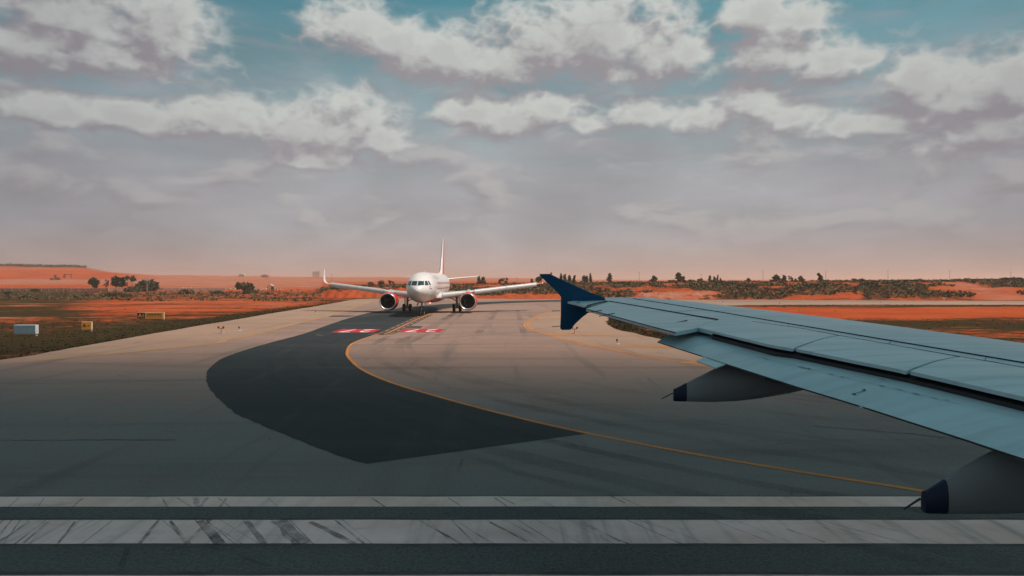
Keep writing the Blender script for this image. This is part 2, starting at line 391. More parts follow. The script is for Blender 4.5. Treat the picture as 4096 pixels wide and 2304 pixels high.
M['yellow_old'] = paint_mat('faded_yellow_paint', (0.52, 0.265, 0.085), (0.33, 0.225, 0.145), 0.85)
M['red_paint'] = paint_mat('red_marking_paint', (0.52, 0.018, 0.040), (0.14, 0.05, 0.05), 0.30)
M['white_digit'] = paint_mat('white_digit_paint', (0.80, 0.70, 0.68), (0.4, 0.1, 0.1), 0.15)
M['black_paint'] = paint_mat('blacked_out_paint', (0.060, 0.062, 0.062), (0.14, 0.125, 0.115), 0.5)
M['joint'] = pm('joint_seal', (0.05, 0.045, 0.042), (0.10, 0.085, 0.075), 1.5, 0.9)
def soft_rubber(name, al):
    m_ = bpy.data.materials.new(name); m_.use_nodes = True; t = m_.node_tree; N = NT(t); b = t.nodes['Principled BSDF']
    P = N.n('ShaderNodeNewGeometry').outputs['Position']; a = N.noise(P, 1.6, 5, 0.65); f = N.noise(P, 18.0, 4, 0.7)
    b.inputs['Base Color'].default_value = (0.075, 0.088, 0.096, 1); b.inputs['Roughness'].default_value = 0.9
    N.put(b.inputs['Alpha'], N.m('MULTIPLY', N.ss(a, 0.25, 0.70), N.lin(f, 0.25, 0.75, al * 0.45, al)))
    return m_
M['rubber_mark'] = soft_rubber('tyre_rubber', 0.80)

# ------------------------------------------------------------------ terrain
COLS = [-9000, 0, 300, 350, 400, 450, 560, 700, 900, 1250, 1335, 1650, 1900, 2048, 2400, 3000, 3500, 4096, 9000]
ROWS = [0.0, 302, 330, 380, 600, 650, 800, 900, 1500, 3000, 9000]
far_left = [0, 0, 1.4, 2.4, 5.4, 12.7, 17, 23.3, 25, 28, 30]
ZT = {-9000: far_left, 0: far_left, 300: [0, 0, 1.4, 2.4, 5.4, 12.7, 17, 21.8, 24, 27, 30], 350: [0, 0, 1.4, 2.4, 5.4, 12.5, 16.6, 20.2, 22, 26, 30],
      400: [0, 0, 1.3, 2.3, 5.3, 12, 15.4, 17, 19, 25, 30], 450: [0, 0, 1.3, 2.2, 5.2, 11.3, 13, 14.2, 17, 25, 30], 560: [0, 0, 1.1, 2.0, 5.1, 9.0, 11, 12, 17, 25, 30],
      700: [0, 0, 1.0, 1.8, 5, 5.6, 8, 9, 15.2, 26, 30], 900: [0, 0, 0.8, 1.5, 4.5, 5, 6.5, 7.5, 14, 22.6, 28], 1250: [0, 0.3, 0.6, 1.2, 3.8, 4.2, 5.5, 7, 11.5, 17, 22],
      1335: [2.2, 2.2, 2.2, 2.4, 3.8, 4.2, 5.5, 7, 11.5, 16, 22], 1650: [2.5, 2.5, 2.5, 2.6, 3.8, 4.1, 5.2, 6.5, 10.5, 15, 20], 1900: [2.8, 2.8, 2.8, 2.9, 4, 4.3, 5.2, 6.2, 9.8, 14.5, 18],
      2048: [2.95, 2.9, 2.9, 3, 4, 4.2, 5, 6, 9, 14, 17], 2400: [3.4, 3.4, 3.4, 3.4, 3.9, 4, 4.3, 4.5, 5, 5.8, 7], 3000: [3.75, 3.7, 3.7, 3.7, 4, 4.1, 4.3, 4.4, 4.8, 5.2, 6],
      3500: [4.1, 4.1, 4.1, 4.1, 4.2, 4.2, 4.4, 4.5, 4.9, 5.2, 6], 4096: [4.45, 4.4, 4.4, 4.3, 4.3, 4.3, 4.4, 4.5, 4.8, 5.2, 6], 9000: [4.5, 4.4, 4.4, 4.3, 4.3, 4.3, 4.4, 4.5, 4.8, 5.2, 6]}
ZA = np.array([ZT[c] for c in COLS], float); COLA = np.array(COLS, float); ROWA = np.array(ROWS, float)
def far_edge(X): return 188.0 - 0.16 * np.clip(np.asarray(X, float) + 36.0, 0, 140)      # far rim of the pavement
def sstep(x, a, b):
    t = np.clip((np.asarray(x, float) - a) / (b - a), 0, 1); return t * t * (3 - 2 * t)
def fnoise(X, Y, s, seed=0.0):
    return np.array([mnoise.fractal(Vector((x * s, y * s, seed)), 1.0, 2.0, 4) for x, y in zip(np.ravel(X), np.ravel(Y))]).reshape(np.shape(X))
def terrain_raw(X, Y):
    X = np.asarray(X, float); Y = np.asarray(Y, float)
    Yc = np.maximum(Y, 1.0); px = CX + FOC * X / Yc
    px = np.where(Y <= 1, np.where(X < 0, -9000, 9000), np.clip(px, -9000, 9000))
    Dd = np.clip(Y, 0, 8999)
    ci = np.clip(np.searchsorted(COLA, px, side='right') - 1, 0, len(COLA) - 2); ri = np.clip(np.searchsorted(ROWA, Dd, side='right') - 1, 0, len(ROWA) - 2)
    a = (px - COLA[ci]) / (COLA[ci + 1] - COLA[ci]); b = (Dd - ROWA[ri]) / (ROWA[ri + 1] - ROWA[ri])
    b = b * b * (3 - 2 * b) * 0.4 + b * 0.6
    z = (ZA[ci, ri] * (1 - a) + ZA[ci + 1, ri] * a) * (1 - b) + (ZA[ci, ri + 1] * (1 - a) + ZA[ci + 1, ri + 1] * a) * b
    e = far_edge(X)
    cut = sstep(px, 1650, 1900)                                 # left of here the bank is a cut face, right of it a slope
    g = sstep(Y, e + 3, e + 15) * (1 - cut) + cut * (0.25 * sstep(Y, e + 1, e + 9) + 0.75 * sstep(Y, e + 4, e + 62))
    return np.where(Y < 302, z * g, z), px, e
def terrain_z(x, y):
    z, _, _ = terrain_raw(np.array([x]), np.array([y])); return float(z[0]) - 0.03
az = np.concatenate([np.linspace(-180, -52, 34)[:-1], np.linspace(-52, 52, 560), np.linspace(52, 180, 34)[1:]])
rr = np.concatenate([[3, 12, 22], np.geomspace(30, 178, 70), np.linspace(180, 205, 26)[0:], np.linspace(207, 310, 56), np.geomspace(314, 1000, 60), np.geomspace(1040, 8900, 26)])
AZg, RRg = np.meshgrid(R(1) * az, rr)
sec = np.where(np.abs(AZg) < R(52), 1 / np.cos(np.clip(AZg, R(-52), R(52))), 1 / math.cos(R(52)))
Xg = np.sin(AZg) * RRg * sec; Yg = np.cos(AZg) * RRg * sec
Zg, PXg, Eg = terrain_raw(Xg, Yg)
n_s = fnoise(Xg, Yg, 0.055, 1.0); n_m = fnoise(Xg, Yg, 0.30, 4.0); n_l = fnoise(Xg, Yg, 0.012, 9.0)
bankm = sstep(Yg, Eg + 2, Eg + 10) * (1 - sstep(Yg, 300, 420))
Zg = Zg + bankm * (0.45 * n_s + 0.28 * n_m) * np.clip(Zg / 2.0, 0.1, 1.2)
gully = np.abs(np.sin(Xg * 1.15 + 1.6 * n_m)) ** 0.6                        # rain gullies in the cut faces
cutface = sstep(PXg, 1230, 1290) * (1 - sstep(PXg, 1680, 1800)) * sstep(Yg, Eg + 3, Eg + 6) * (1 - sstep(Yg, Eg + 11, Eg + 17))
n_h = fnoise(Xg, Yg, 0.75, 6.0)
Zg = Zg - cutface * (1.15 * (1 - gully) - 0.45 * n_h)
rough_c = sstep(PXg, 1990, 2040) * (1 - sstep(PXg, 2860, 2920)) * sstep(Yg, Eg + 1, Eg + 4) * (1 - sstep(Yg, Eg + 14, Eg + 26))
Zg = Zg + rough_c * (0.55 * n_h + 0.45 * np.abs(n_m))
Zg = Zg + bankm * 0.16 * n_h
Zg = Zg + sstep(Yg, 420, 700) * 0.9 * n_l + 0.10 * n_m * sstep(np.hypot(Xg, Yg), 120, 200) * (Yg > far_edge(Xg) + 1)
inpav = (Xg > -42) & (Yg < Eg + 1)
Zg = np.where(inpav, 0, Zg) - 0.03
# what the ground is made of
left = PXg < 1290
green = np.where(left, 0.84 - 0.62 * sstep(Yg, 58, 122) + 0.30 * sstep(Yg, 158, 185) - 0.75 * sstep(Yg, 295, 318), 0.80)
green = green + np.where(left, 0.12 * sstep(Yg, 80, 100) * (1 - sstep(Yg, 165, 180)) + 0.42 * (1 - sstep(PXg, 180, 460)) * sstep(Yg, 80, 100) * (1 - sstep(Yg, 290, 310)), 0)
green = green + np.where(left, 0.35 * (1 - sstep(np.abs(Xg + 36), 1.5, 5)) * (Yg < 175), 0)
bank_g = 0.66 - 0.40 * sstep(n_s, 0.0, 0.30) + 0.2 * sstep(Yg, Eg + 20, Eg + 45)
bank_g = bank_g - 0.85 * cutface
orange_cut = sstep(n_m + 0.5 * n_h, -0.35, 0.0) * sstep(PXg, 2540, 2580) * (1 - sstep(PXg, 2830, 2880)) * sstep(Yg, Eg + 1, Eg + 3) * (1 - sstep(Yg, Eg + 15, Eg + 24))
oc2 = sstep(PXg, 2000, 2040) * (1 - sstep(PXg, 2250, 2350)) * sstep(Yg, Eg + 1, Eg + 3) * (1 - sstep(Yg, Eg + 6, Eg + 12))
gx = 3730 + (Eg + 70 - Yg) * 4.4                                            # erosion gully running down the slope at the right
gl = np.exp(-((PXg - gx) / (45 + 1.3 * (Eg + 70 - Yg).clip(0, 80))) ** 2) * sstep(Yg, Eg + 1, Eg + 4) * (1 - sstep(Yg, Eg + 60, Eg + 75))
bank_g = bank_g - 1.0 * np.clip(orange_cut + 0.7 * oc2 + gl, 0, 1)
green = np.where(left, green, np.where(Yg < 318, bank_g, 0.0))
green = np.where(Yg > 318, np.where(left, -0.2, 0.30 - 0.6 * sstep(Yg, 330, 520)), green)
green = np.where((Yg > 868) & (PXg < 420), 1.0, green)
pale = np.where(left, 0.85 * sstep(Yg, 372, 392) * (1 - sstep(Yg, 592, 606)) + 0.55 * sstep(Yg, 700, 740) * (1 - sstep(Yg, 800, 840)) + 0.7 * sstep(Yg, 950, 1300), 0.75 * sstep(Yg, 420, 700) + 0.8 * orange_cut + 0.5 * gl)
pale = np.where(left, np.maximum(pale, 0.8 * sstep(Yg, 320, 380) * sstep(PXg + 60 * n_l, 380, 680)), pale)
pale = pale - 0.55 * left * np.clip(np.sin(Yg * 0.11 + 2.2 * n_l + 1.2 * n_s), 0, 1) ** 3 * sstep(Yg, 330, 380)
pale = pale - 0.9 * sstep(n_l, 0.12, 0.3) * sstep(Yg, 900, 1200)
pale = pale + np.where(left, 0.35 * sstep(n_s, 0.1, 0.4) * (Yg < 300), 0)
nr, nc = Xg.shape
idx = np.arange(nr * nc).reshape(nr, nc)
Fq = np.stack([idx[:-1, :-1], idx[1:, :-1], idx[1:, 1:], idx[:-1, 1:]], -1).reshape(-1, 4)[:, ::-1]
ground = fast_mesh('ground', np.stack([Xg, Yg, Zg], -1).reshape(-1, 3), Fq, M['soil'], attrs={'green': green.ravel(), 'pale': np.clip(pale, 0, 1).ravel()}, smooth=True)
struct(ground)

# ------------------------------------------------------------------ pavement and markings
left_edge = [(-400, 19), (-120, 20), (-60, 23), (-42, 28), (-34, 34), (-30.6, 42), (-31, 52), (-31.8, 61), (-33, 80), (-34.4, 100), (-35.6, 125), (-37.2, 150), (-38.4, 166), (-38.6, 178), (-37, 184), (-33, 187.5)]
le = crom(left_edge, 6)
le = [Vector((p.x + (0.35 * mnoise.noise(Vector((p.y * 0.5, 3, 0)))), p.y)) for p in le]
far = [(x, float(far_edge(x))) for x in (-20, 0, 30, 60, 104, 200, 400)]
struct(sheet('pavement', [(p.x, p.y) for p in le] + far + [(400, -60), (-400, -60)], 0.0, M['shoulder']))
fy = [D2(p) for p in [(900, 766), (847, 789), (723, 820), (652, 838), (575, 854), (525, 866)]]
tx_left = [G(*p) for p in [(1500, 1205), (1428, 1226), (1346, 1254), (1149, 1304), (1036, 1333), (915, 1358), (835, 1378), (500, 1412), (150, 1444), (-500, 1500), (-1400, 1540)]]
tx_right = [(-400, 15.0), (400, 15.0), (400, 18), (120, 19), (60, 22), (30, 27), (14, 36), (8.5, 46), (6.4, 54)] + [G(*p) for p in [(2565, 1424), (2449, 1400.5), (2353, 1384.5), (2260, 1358), (2152, 1328), (2104, 1301), (2143, 1268), (2196, 1249)]] + [(8, 116), (13, 132), (24, 148), (50, 156), (104, 156), (400, 150), (400, 158), (104, 163), (30, 175.5), (0, 180), (-20, 175)]
struct(sheet('taxiway', [tuple(p[:2]) for p in crom([(p[0], p[1], 0) for p in tx_left], 5)] + tx_right, 0.004, M['taxi']))
struct(sheet('runway', [(-400, -50), (400, -50), (400, 15.75), (-400, 15.75)], 0.008, M['runway']))
ov_left = [G(*p) for p in [(1491, 1247.5), (1409.6, 1268.5), (1316.5, 1298.8), (1216, 1335), (1081, 1371), (987, 1398), (915, 1423), (870, 1445), (834, 1479), (825, 1506), (830, 1537), (852, 1573), (893, 1613), (951, 1658), (1014, 1687), (1104, 1725), (1216, 1770), (1350, 1824), (1466, 1858)]]
yl = [D2(p) for p in [(2640, 1295), (2325, 1237), (2000, 1186), (1720, 1138), (1480, 1091), (1340, 1060), (1200, 1025), (1080, 992), (1000, 968), (945, 947), (905, 926), (880, 903), (873, 888), (880, 870), (900, 858), (950, 841)]]
yl = [G(*p) for p in yl] + [(-11.25, 64), (-11.4, 75), (-11.6, 86), (-11.7, 97), (-11.6, 108), (-11.0, 118), (-9.2, 129), (-6.0, 139), (0, 149), (11, 159), (30, 165), (60, 166), (100, 161.5), (400, 155)]
ylc = [Vector((p.x, p.y)) for p in crom([(p[0], p[1], 0) for p in yl], 7)]
i0 = min(range(len(ylc)), key=lambda i: (ylc[i] - Vector(G(2353, 1736))).length)
ov_right = [(p.x, p.y) for p in ylc[i0:] if p.x < 29 or p.y < 100]
ov = [(30, 174), (11, 172), (0, 163.5), (-7.5, 154), (-14, 142), (-19, 125)]
ovl = crom([(p[0], p[1], 0) for p in ov_left], 10)
ovl = [(p.x + 0.07 * mnoise.noise(Vector((p.x * 2.2, p.y * 2.2, 0))) + 0.03 * (rnd.random() - .5), p.y + 0.05 * mnoise.noise(Vector((p.x * 2.5, p.y * 2.5, 5)))) for p in ovl]
struct(sheet('asphalt_overlay', ov + ovl + ov_right, 0.009, M['overlay']))

def marking(name, mb, mat): return struct(mb.build(name, mat))
ZM = 0.013
marking('taxiway_centre_line', ribbon(MB(), ylc, 0.185, ZM, ragged=0.02), M['yellow'])
def dashes(mb, pts, off, y0, y1, ln, gap, w):
    seg = [p for p in ylc if y0 < p.y < y1]
    y = y0
    while y < y1:
        q = [(float(np.interp(t, [p.y for p in seg], [p.x for p in seg])), t) for t in np.linspace(y, min(y + ln, y1), 4)]
        ribbon(mb, q, w, ZM, off); y += ln + gap
mb = MB(); dashes(mb, ylc, 0.52, 63, 99, 2.2, 1.4, 0.13); dashes(mb, ylc, -0.52, 63, 99, 2.2, 1.4, 0.13)
marking('enhanced_centre_line_dashes', mb, M['yellow'])
mb = MB()
for o_ in (0.52, -0.52): ribbon(mb, [(float(p.x), float(p.y)) for p in ylc if 62 < p.y < 100], 0.62, ZM - 0.002, o_)
marking('line_backing', mb, M['black_paint'])
cr_ = [G(*p) for p in [(2600, 1222), (2380, 1232), (2242.7, 1243.3), (2196, 1249), (2143.7, 1268), (2111.6, 1288.4), (2104, 1301.5), (2117.5, 1316), (2152.4, 1327.7), (2196, 1339.4), (2260, 1358), (2318, 1373), (2353, 1384.5), (2449, 1400.5), (2565.8, 1423.8), (2682, 1442.7), (2755, 1453), (2842, 1469), (3100, 1515), (3600, 1590)]]
crc = crom([(p[0], p[1], 0) for p in cr_], 8)
mb = MB(); ribbon(mb, crc, 0.16, ZM, 0.16, 0.02); ribbon(mb, crc, 0.16, ZM, -0.16, 0.02)
marking('taxiway_edge_line', mb, M['yellow'])
mb = MB()
for a, b in (((2196, 1338), (2502, 1342)), ((2362, 1383.5), (2691, 1387.4)), ((2726, 1450), (2850, 1451)), ((2180, 1274), (2242, 1274)), ((2350, 1252), (2420, 1253))):
    ribbon(mb, [G(*a), G(*b)], 0.5, ZM - 0.0015)
marking('shoulder_stripes', mb, M['yellow'])
tl = crom([(p[0], p[1], 0) for p in tx_left[:9]], 8)
mb = MB(); ribbon(mb, tl, 0.16, ZM, 0.16, 0.04); ribbon(mb, tl, 0.16, ZM, -0.16, 0.04)
marking('faded_taxiway_edge_line', mb, M['yellow_old'])
# runway side stripes with dark borders
def stripe(name, y0, y1, mat, nseg=160):
    xs = np.linspace(-60, 60, nseg)
    V = []
    for x in xs:
        V += [(x, y0 + 0.03 * mnoise.noise(Vector((x * 0.8, y0, 1))) - 0.0004 * x * x * 0.3, ZM), (x, y1 + 0.03 * mnoise.noise(Vector((x * 0.8, y1, 2))) - 0.0004 * x * x * 0.3, ZM)]
    return marking(name, MB().add(V, [(2 * i, 2 * i + 2, 2 * i + 3, 2 * i + 1) for i in range(nseg - 1)]), mat)
stripe('runway_side_stripe', 12.88, 14.15, M['white_line'])
stripe('runway_edge_stripe', 14.98, 15.68, M['white_thin'])
stripe('runway_inner_stripe', 10.3, 11.50, M['white_line'])
mb = MB()
for y in (12.80, 14.22, 11.57): ribbon(mb, [(-60, y), (0, y + 0.003), (60, y)], 0.11, ZM - 0.002)
marking('stripe_borders', mb, M['joint'])
# skids across the stripes (tyre rubber)
mb = MB(); sk = []
for (xa, ya, xb, yb, w) in [(640, 2076, 560, 2176, 16), (735, 2182, 845, 2078, 18), (800, 2085, 880, 2180, 34), (1110, 2085, 1210, 2180, 60), (985, 2088, 1060, 2182, 26), (1240, 2090, 1420, 2180, 26), (680, 2088, 745, 2180, 12), (1680, 2085, 1850, 2182, 12), (2330, 2090, 2480, 2170, 8), (300, 2090, 230, 2180, 10), (190, 2092, 95, 2175, 12), (120, 2090, -20, 2180, 8), (510, 2195, 480, 2290, 22), (1960, 2092, 2110, 2170, 10), (3150, 2120, 3300, 2172, 8), (1340, 2084, 1460, 2180, 10), (330, 1996, 290, 2030, 8), (830, 1994, 800, 2030, 14), (905, 1996, 880, 2030, 12), (650, 1995, 670, 2030, 8), (780, 1994, 792, 2030, 20), (1990, 1985, 2060, 2020, 6), (2440, 1985, 2500, 2015, 8)]:
    sk.append((xa, ya, xb, yb, w))
for k in range(60):                                             # finer scuffs, mostly on the left half
    xa = -100 + 2300 * rnd.random() ** 1.3 if k < 46 else 2000 + 2000 * rnd.random(); up_ = rnd.random() < .25
    ya, yb = ((1994, 2030) if up_ else (2080, 2180)); sl_ = (-70 - 60 * rnd.random()) if xa < 620 else 60 + 110 * rnd.random() + max(0, (xa - 1500) * .12)
    sk.append((xa, ya, xa + sl_ * (.35 if up_ else 1), yb, 2.5 + 5 * rnd.random() ** 2))
for (xa, ya, xb, yb, w) in sk:
    a, b = G(xa, ya), G(xb, yb); w_ = w / FOC * (a[1] + b[1]) / 2
    ribbon(mb, [(a[0] + (b[0] - a[0]) * t, a[1] + (b[1] - a[1]) * t) for t in np.linspace(0, 1, 7)], w_, 0.016, ragged=w_ * 0.3)
struct(mb.build('tyre_marks', M['rubber_mark']))
# rubber tracks that the aircraft wore along their turns
def track_mat():
    m_ = bpy.data.materials.new('worn_track'); m_.use_nodes = True; t = m_.node_tree; N = NT(t); b = t.nodes['Principled BSDF']
    P = N.n('ShaderNodeNewGeometry').outputs['Position']; a = N.noise(P, 0.07, 4, 0.6); f = N.noise(P, 3.0, 4, 0.7)
    b.inputs['Base Color'].default_value = (0.045, 0.048, 0.05, 1); b.inputs['Roughness'].default_value = 0.9
    N.put(b.inputs['Alpha'], N.m('MULTIPLY', N.ss(a, 0.36, 0.70), N.lin(f, 0.2, 0.8, 0.10, 0.42)))
    return m_
M['track'] = track_mat(); mb = MB()
arc = [p for p in ylc if p.y < 62]
for off, w_ in ((3.4, 0.9), (4.3, 0.45), (-3.5, 0.8), (-4.6, 0.4), (7.5, 0.6), (11.0, 0.5), (12.0, 0.7), (17, 0.8), (22, 0.6), (27, 1.2), (-1.6, 0.5), (1.7, 0.6)):
    q = [p + Vector((0, 0)) for p in arc]; pts = []
    for i, p in enumerate(q):
        t = q[min(i + 1, len(q) - 1)] - q[max(i - 1, 0)]; t = t.normalized(); pts.append((p.x + t.y * off + 0.25 * mnoise.noise(Vector((i * .13, off, 0))), p.y - t.x * off))
    if off > 0: pts = [p for p in pts if p[1] > 15.9 and (off < 5 or (p[1] < 34 and p[0] > -2))]
    ribbon(mb, pts, w_, 0.0115, ragged=0.12)
for off, w_ in ((3.7, .8), (2.9, .4), (5.2, .5), (8.4, .7), (12.5, .6)):
    ribbon(mb, [(-11.5 + off + .02 * (y - 60) * math.sin(off), y) for y in np.linspace(58, 120, 30)], w_, 0.0118, ragged=.15)
struct(mb.build('tyre_tracks', M['track']))
# red runway-designation patches "27" that face the other aeroplane
def digits27(x0, x1, y0, y1, nm):
    o = sheet('holding_marking', [(x0, y0), (x1, y0), (x1, y1), (x0, y1)], ZM, M['red_paint']); struct(o)
    for s_, cx in (('2', x0 + (x1 - x0) * 0.74), ('7', x0 + (x1 - x0) * 0.30)):
        Mx = Matrix.Translation((cx, (y0 + y1) / 2, 0.004)) @ Matrix.Rotation(math.pi, 4, 'Z') @ Matrix.Diagonal((1.62, 3.45, 1, 1))
        d_ = text_mesh(s_, 'digit', M['white_digit'], Mx @ Matrix.Scale(1.55, 4), 1.0, o)
        d_.location.z = ZM
    return o
digits27(-10.45, -6.6, 65.4, 69.7, 'a'); digits27(-16.45, -12.65, 65.1, 69.4, 'b')
mb = MB()
for P4 in ([(1312, 1268), (1395, 1268), (1424, 1262), (1330, 1262)], [(1617, 1314), (1680, 1314), (1692, 1304.5), (1638, 1304)], [(1560, 1327), (1616, 1327), (1616, 1323), (1572, 1323)], [(1262, 1342), (1300, 1344), (1270, 1335)]):
    Q = [G(*p) for p in P4]; mb.add([(q[0], q[1], ZM - 0.003) for q in Q], [tuple(range(len(Q)))])
marking('blacked_out_markings', mb, M['black_paint'])
mb = MB()
for a, b, w in (((1040, 1333), (2230, 1331), 0.10), ((1480, 1363), (1610, 1354), 0.08), ((1500, 1372), (2240, 1318), 0.06), ((2100, 1322), (2240, 1306), 0.08), ((2100, 1330.5), (2155, 1331), 0.12), ((1060, 1333), (1420, 1331), 0.14), ((2206, 1245), (2240, 1244), 0.15), ((700, 1760), (0, 1762), 0.05), ((3680, 1742), (3900, 1764), 0.06), ((3250, 1705), (3700, 1742), 0.05), ((20, 1420), (480, 1385), 0.07), ((2100, 1240), (2120, 1239.5), 0.2)):
    A_, B_ = G(*a), G(*b)
    ribbon(mb, [(A_[0] + (B_[0] - A_[0]) * t + 0.05 * rnd.random(), A_[1] + (B_[1] - A_[1]) * t + 0.10 * (rnd.random() - .5)) for t in np.linspace(0, 1, 24)], w, ZM - 0.001, ragged=w * 0.6)
struct(mb.build('pavement_joints', M['joint']))
# grass island between the taxiways, a little higher than the pavement
isl = [(12.05, 57.6), (11.3, 62.2), (10.5, 67.6), (10.1, 71.9), (10.5, 77.8), (11.7, 86.6), (13.4, 95.3), (18, 108), (26, 122), (38.5, 132.5), (60, 137), (100, 138), (200, 138), (400, 137), (400, 20), (80, 22), (40, 26), (24, 32), (16, 40), (12.5, 50)]
islc = crom([(p[0], p[1], 0) for p in isl + [isl[0]]], 10)[:-1]
islc = [(p.x + 0.4 * mnoise.noise(Vector((p.x * .35, p.y * .35, 2))) + .12 * (rnd.random() - .5), p.y + 0.4 * mnoise.noise(Vector((p.x * .35, p.y * .35, 7)))) for p in islc]
bm = bmesh.new(); vs = [bm.verts.new((x, y, 0.035)) for x, y in islc]; bm.faces.new(vs)
bmesh.ops.triangulate(bm, faces=bm.faces[:])
for _ in range(5):
    le_ = [e for e in bm.edges if e.calc_length() > 6.0]
    if le_: bmesh.ops.subdivide_edges(bm, edges=le_, cuts=1); bmesh.ops.triangulate(bm, faces=bm.faces[:])
me = bpy.data.meshes.new('grass_island'); bm.to_mesh(me); bm.free()
if me.polygons[0].normal.z < 0: me.flip_normals()
co = np.empty(len(me.vertices) * 3, np.float32); me.vertices.foreach_get('co', co); co = co.reshape(-1, 3)
gI = 0.80 - 0.72 * sstep(co[:, 1], 80, 96) * sstep(co[:, 0], 14, 26) + 0.75 * sstep(co[:, 1], 118, 134) - 0.5 * sstep(co[:, 0], 60, 130) * (1 - sstep(co[:, 1], 118, 134))
a_ = me.attributes.new('green', 'FLOAT', 'POINT'); a_.data.foreach_set('value', gI.astype(np.float32))
a_ = me.attributes.new('pale', 'FLOAT', 'POINT'); a_.data.foreach_set('value', np.zeros(len(gI), np.float32))
me.materials.append(M['soil']); isl_o = bpy.data.objects.new('ground_island', me); C.objects.link(isl_o); struct(isl_o)

# ------------------------------------------------------------------ the cumulus overhead that shades the near ground
def cloud_mat():
    m_ = bpy.data.materials.new('cloud_vapour'); m_.use_nodes = True; t = m_.node_tree; t.nodes.clear(); N = NT(t)
    P = N.n('ShaderNodeTexCoord').outputs['Object']; x, y, z = N.sep(P)
    q = N.comb(N.m('DIVIDE', x, 330.0), N.m('DIVIDE', y, 150.0), 0.0)
    ln = N.n('ShaderNodeVectorMath', operation='LENGTH'); N.put(ln.inputs[0], q)
    ns = N.noise(P, 0.012, 5, 0.6)
    al = N.ss(N.m('ADD', ln.outputs[1], N.lin(ns, 0.2, 0.8, -0.07, 0.07)), 0.73, 1.03, 0.95, 0.0)
    df = N.n('ShaderNodeBsdfDiffuse'); df.inputs[0].default_value = (0.85, 0.85, 0.86, 1)
    tl_ = N.n('ShaderNodeBsdfTranslucent'); tl_.inputs[0].default_value = (0.66, 0.72, 0.74, 1)
    ms = N.n('ShaderNodeMixShader'); ms.inputs[0].default_value = 0.5; t.links.new(df.outputs[0], ms.inputs[1]); t.links.new(tl_.outputs[0], ms.inputs[2])
    tr = N.n('ShaderNodeBsdfTransparent'); mx = N.n('ShaderNodeMixShader'); N.put(mx.inputs[0], al)
    t.links.new(tr.outputs[0], mx.inputs[1]); t.links.new(ms.outputs[0], mx.inputs[2])
    out = N.n('ShaderNodeOutputMaterial'); t.links.new(mx.outputs[0], out.inputs[0])
    return m_
CLH = 420.0
bm = bmesh.new(); bmesh.ops.create_icosphere(bm, subdivisions=5, radius=1.0)
for v in bm.verts:
    d = v.co.copy(); k = 1 + 0.16 * mnoise.fractal(d * 2.2, 1.0, 2.0, 5)
    v.co = Vector((d.x * 340 * k, d.y * 158 * k, (d.z * (62 if d.z > 0 else 16)) * k))
me = bpy.data.meshes.new('cloud'); bm.to_mesh(me); bm.free(); me.polygons.foreach_set('use_smooth', [True] * len(me.polygons)); me.materials.append(cloud_mat())
cl_o = bpy.data.objects.new('cloud', me); C.objects.link(cl_o)
SHADE = (0.0, -95.0)                                            # middle of its shadow on the ground
cl_o.location = (SHADE[0] + SUN_DIR.x / SUN_DIR.z * CLH, SHADE[1] + SUN_DIR.y / SUN_DIR.z * CLH, CLH); struct(cl_o)

# ------------------------------------------------------------------ paints for aircraft and things
M['air_white'] = pm('aircraft_white', (0.78, 0.76, 0.75), (0.72, 0.70, 0.69), 0.8, 0.28, coat=0.4)
M['air_grey'] = pm('aircraft_grey', (0.50, 0.505, 0.51), (0.45, 0.455, 0.46), 1.2, 0.35)
M['slat_grey'] = pm('slat_grey', (0.50, 0.50, 0.50), (0.44, 0.44, 0.445), 1.0, 0.38)
M['nac_red'] = pm('nacelle_red', (0.62, 0.035, 0.030), (0.52, 0.028, 0.026), 1.0, 0.30, coat=0.5)
M['fin_red'] = pm('fin_red', (0.66, 0.10, 0.085), (0.60, 0.085, 0.07), 0.5, 0.35)
M['maroon'] = pm('belly_maroon', (0.26, 0.045, 0.055), (0.20, 0.04, 0.05), 0.8, 0.4)
M['lip'] = pm('polished_lip', (0.74, 0.73, 0.72), (0.66, 0.65, 0.64), 2.0, 0.30, metallic=0.6)
M['dark'] = pm('dark_interior', (0.018, 0.026, 0.030), (0.012, 0.018, 0.022), 2.0, 0.55)
M['blade'] = pm('fan_blade', (0.045, 0.055, 0.060), (0.03, 0.04, 0.045), 2.0, 0.35, metallic=0.5)
M['swirl'] = pm('spinner_swirl', (0.8, 0.8, 0.8), None, 2.0, 0.5)
M['glass'] = pm('cockpit_glass', (0.020, 0.040, 0.048), (0.03, 0.055, 0.062), 1.5, 0.12, spec=0.8)
M['cabin_glass'] = pm('cabin_glass', (0.05, 0.055, 0.06), None, 1.5, 0.2)
M['tyre'] = pm('tyre_black', (0.022, 0.023, 0.024), (0.035, 0.033, 0.032), 4.0, 0.85)
M['steel'] = pm('gear_steel', (0.32, 0.33, 0.34), (0.24, 0.25, 0.26), 5.0, 0.45, metallic=0.3)
M['pink_stripe'] = pm('window_band', (0.70, 0.52, 0.51), (0.66, 0.49, 0.48), 0.6, 0.35)
M['red_line'] = pm('red_cheat_line', (0.34, 0.06, 0.06), None, 0.6, 0.4)
M['beacon'] = pm('beacon_light', (0.9, 0.05, 0.04), None, 2.0, 0.3, emis=(1.0, 0.06, 0.04), estr=14.0)
M['nav_red'] = pm('navigation_light', (0.9, 0.15, 0.1), None, 2.0, 0.3, emis=(1.0, 0.25, 0.12), estr=3.0)

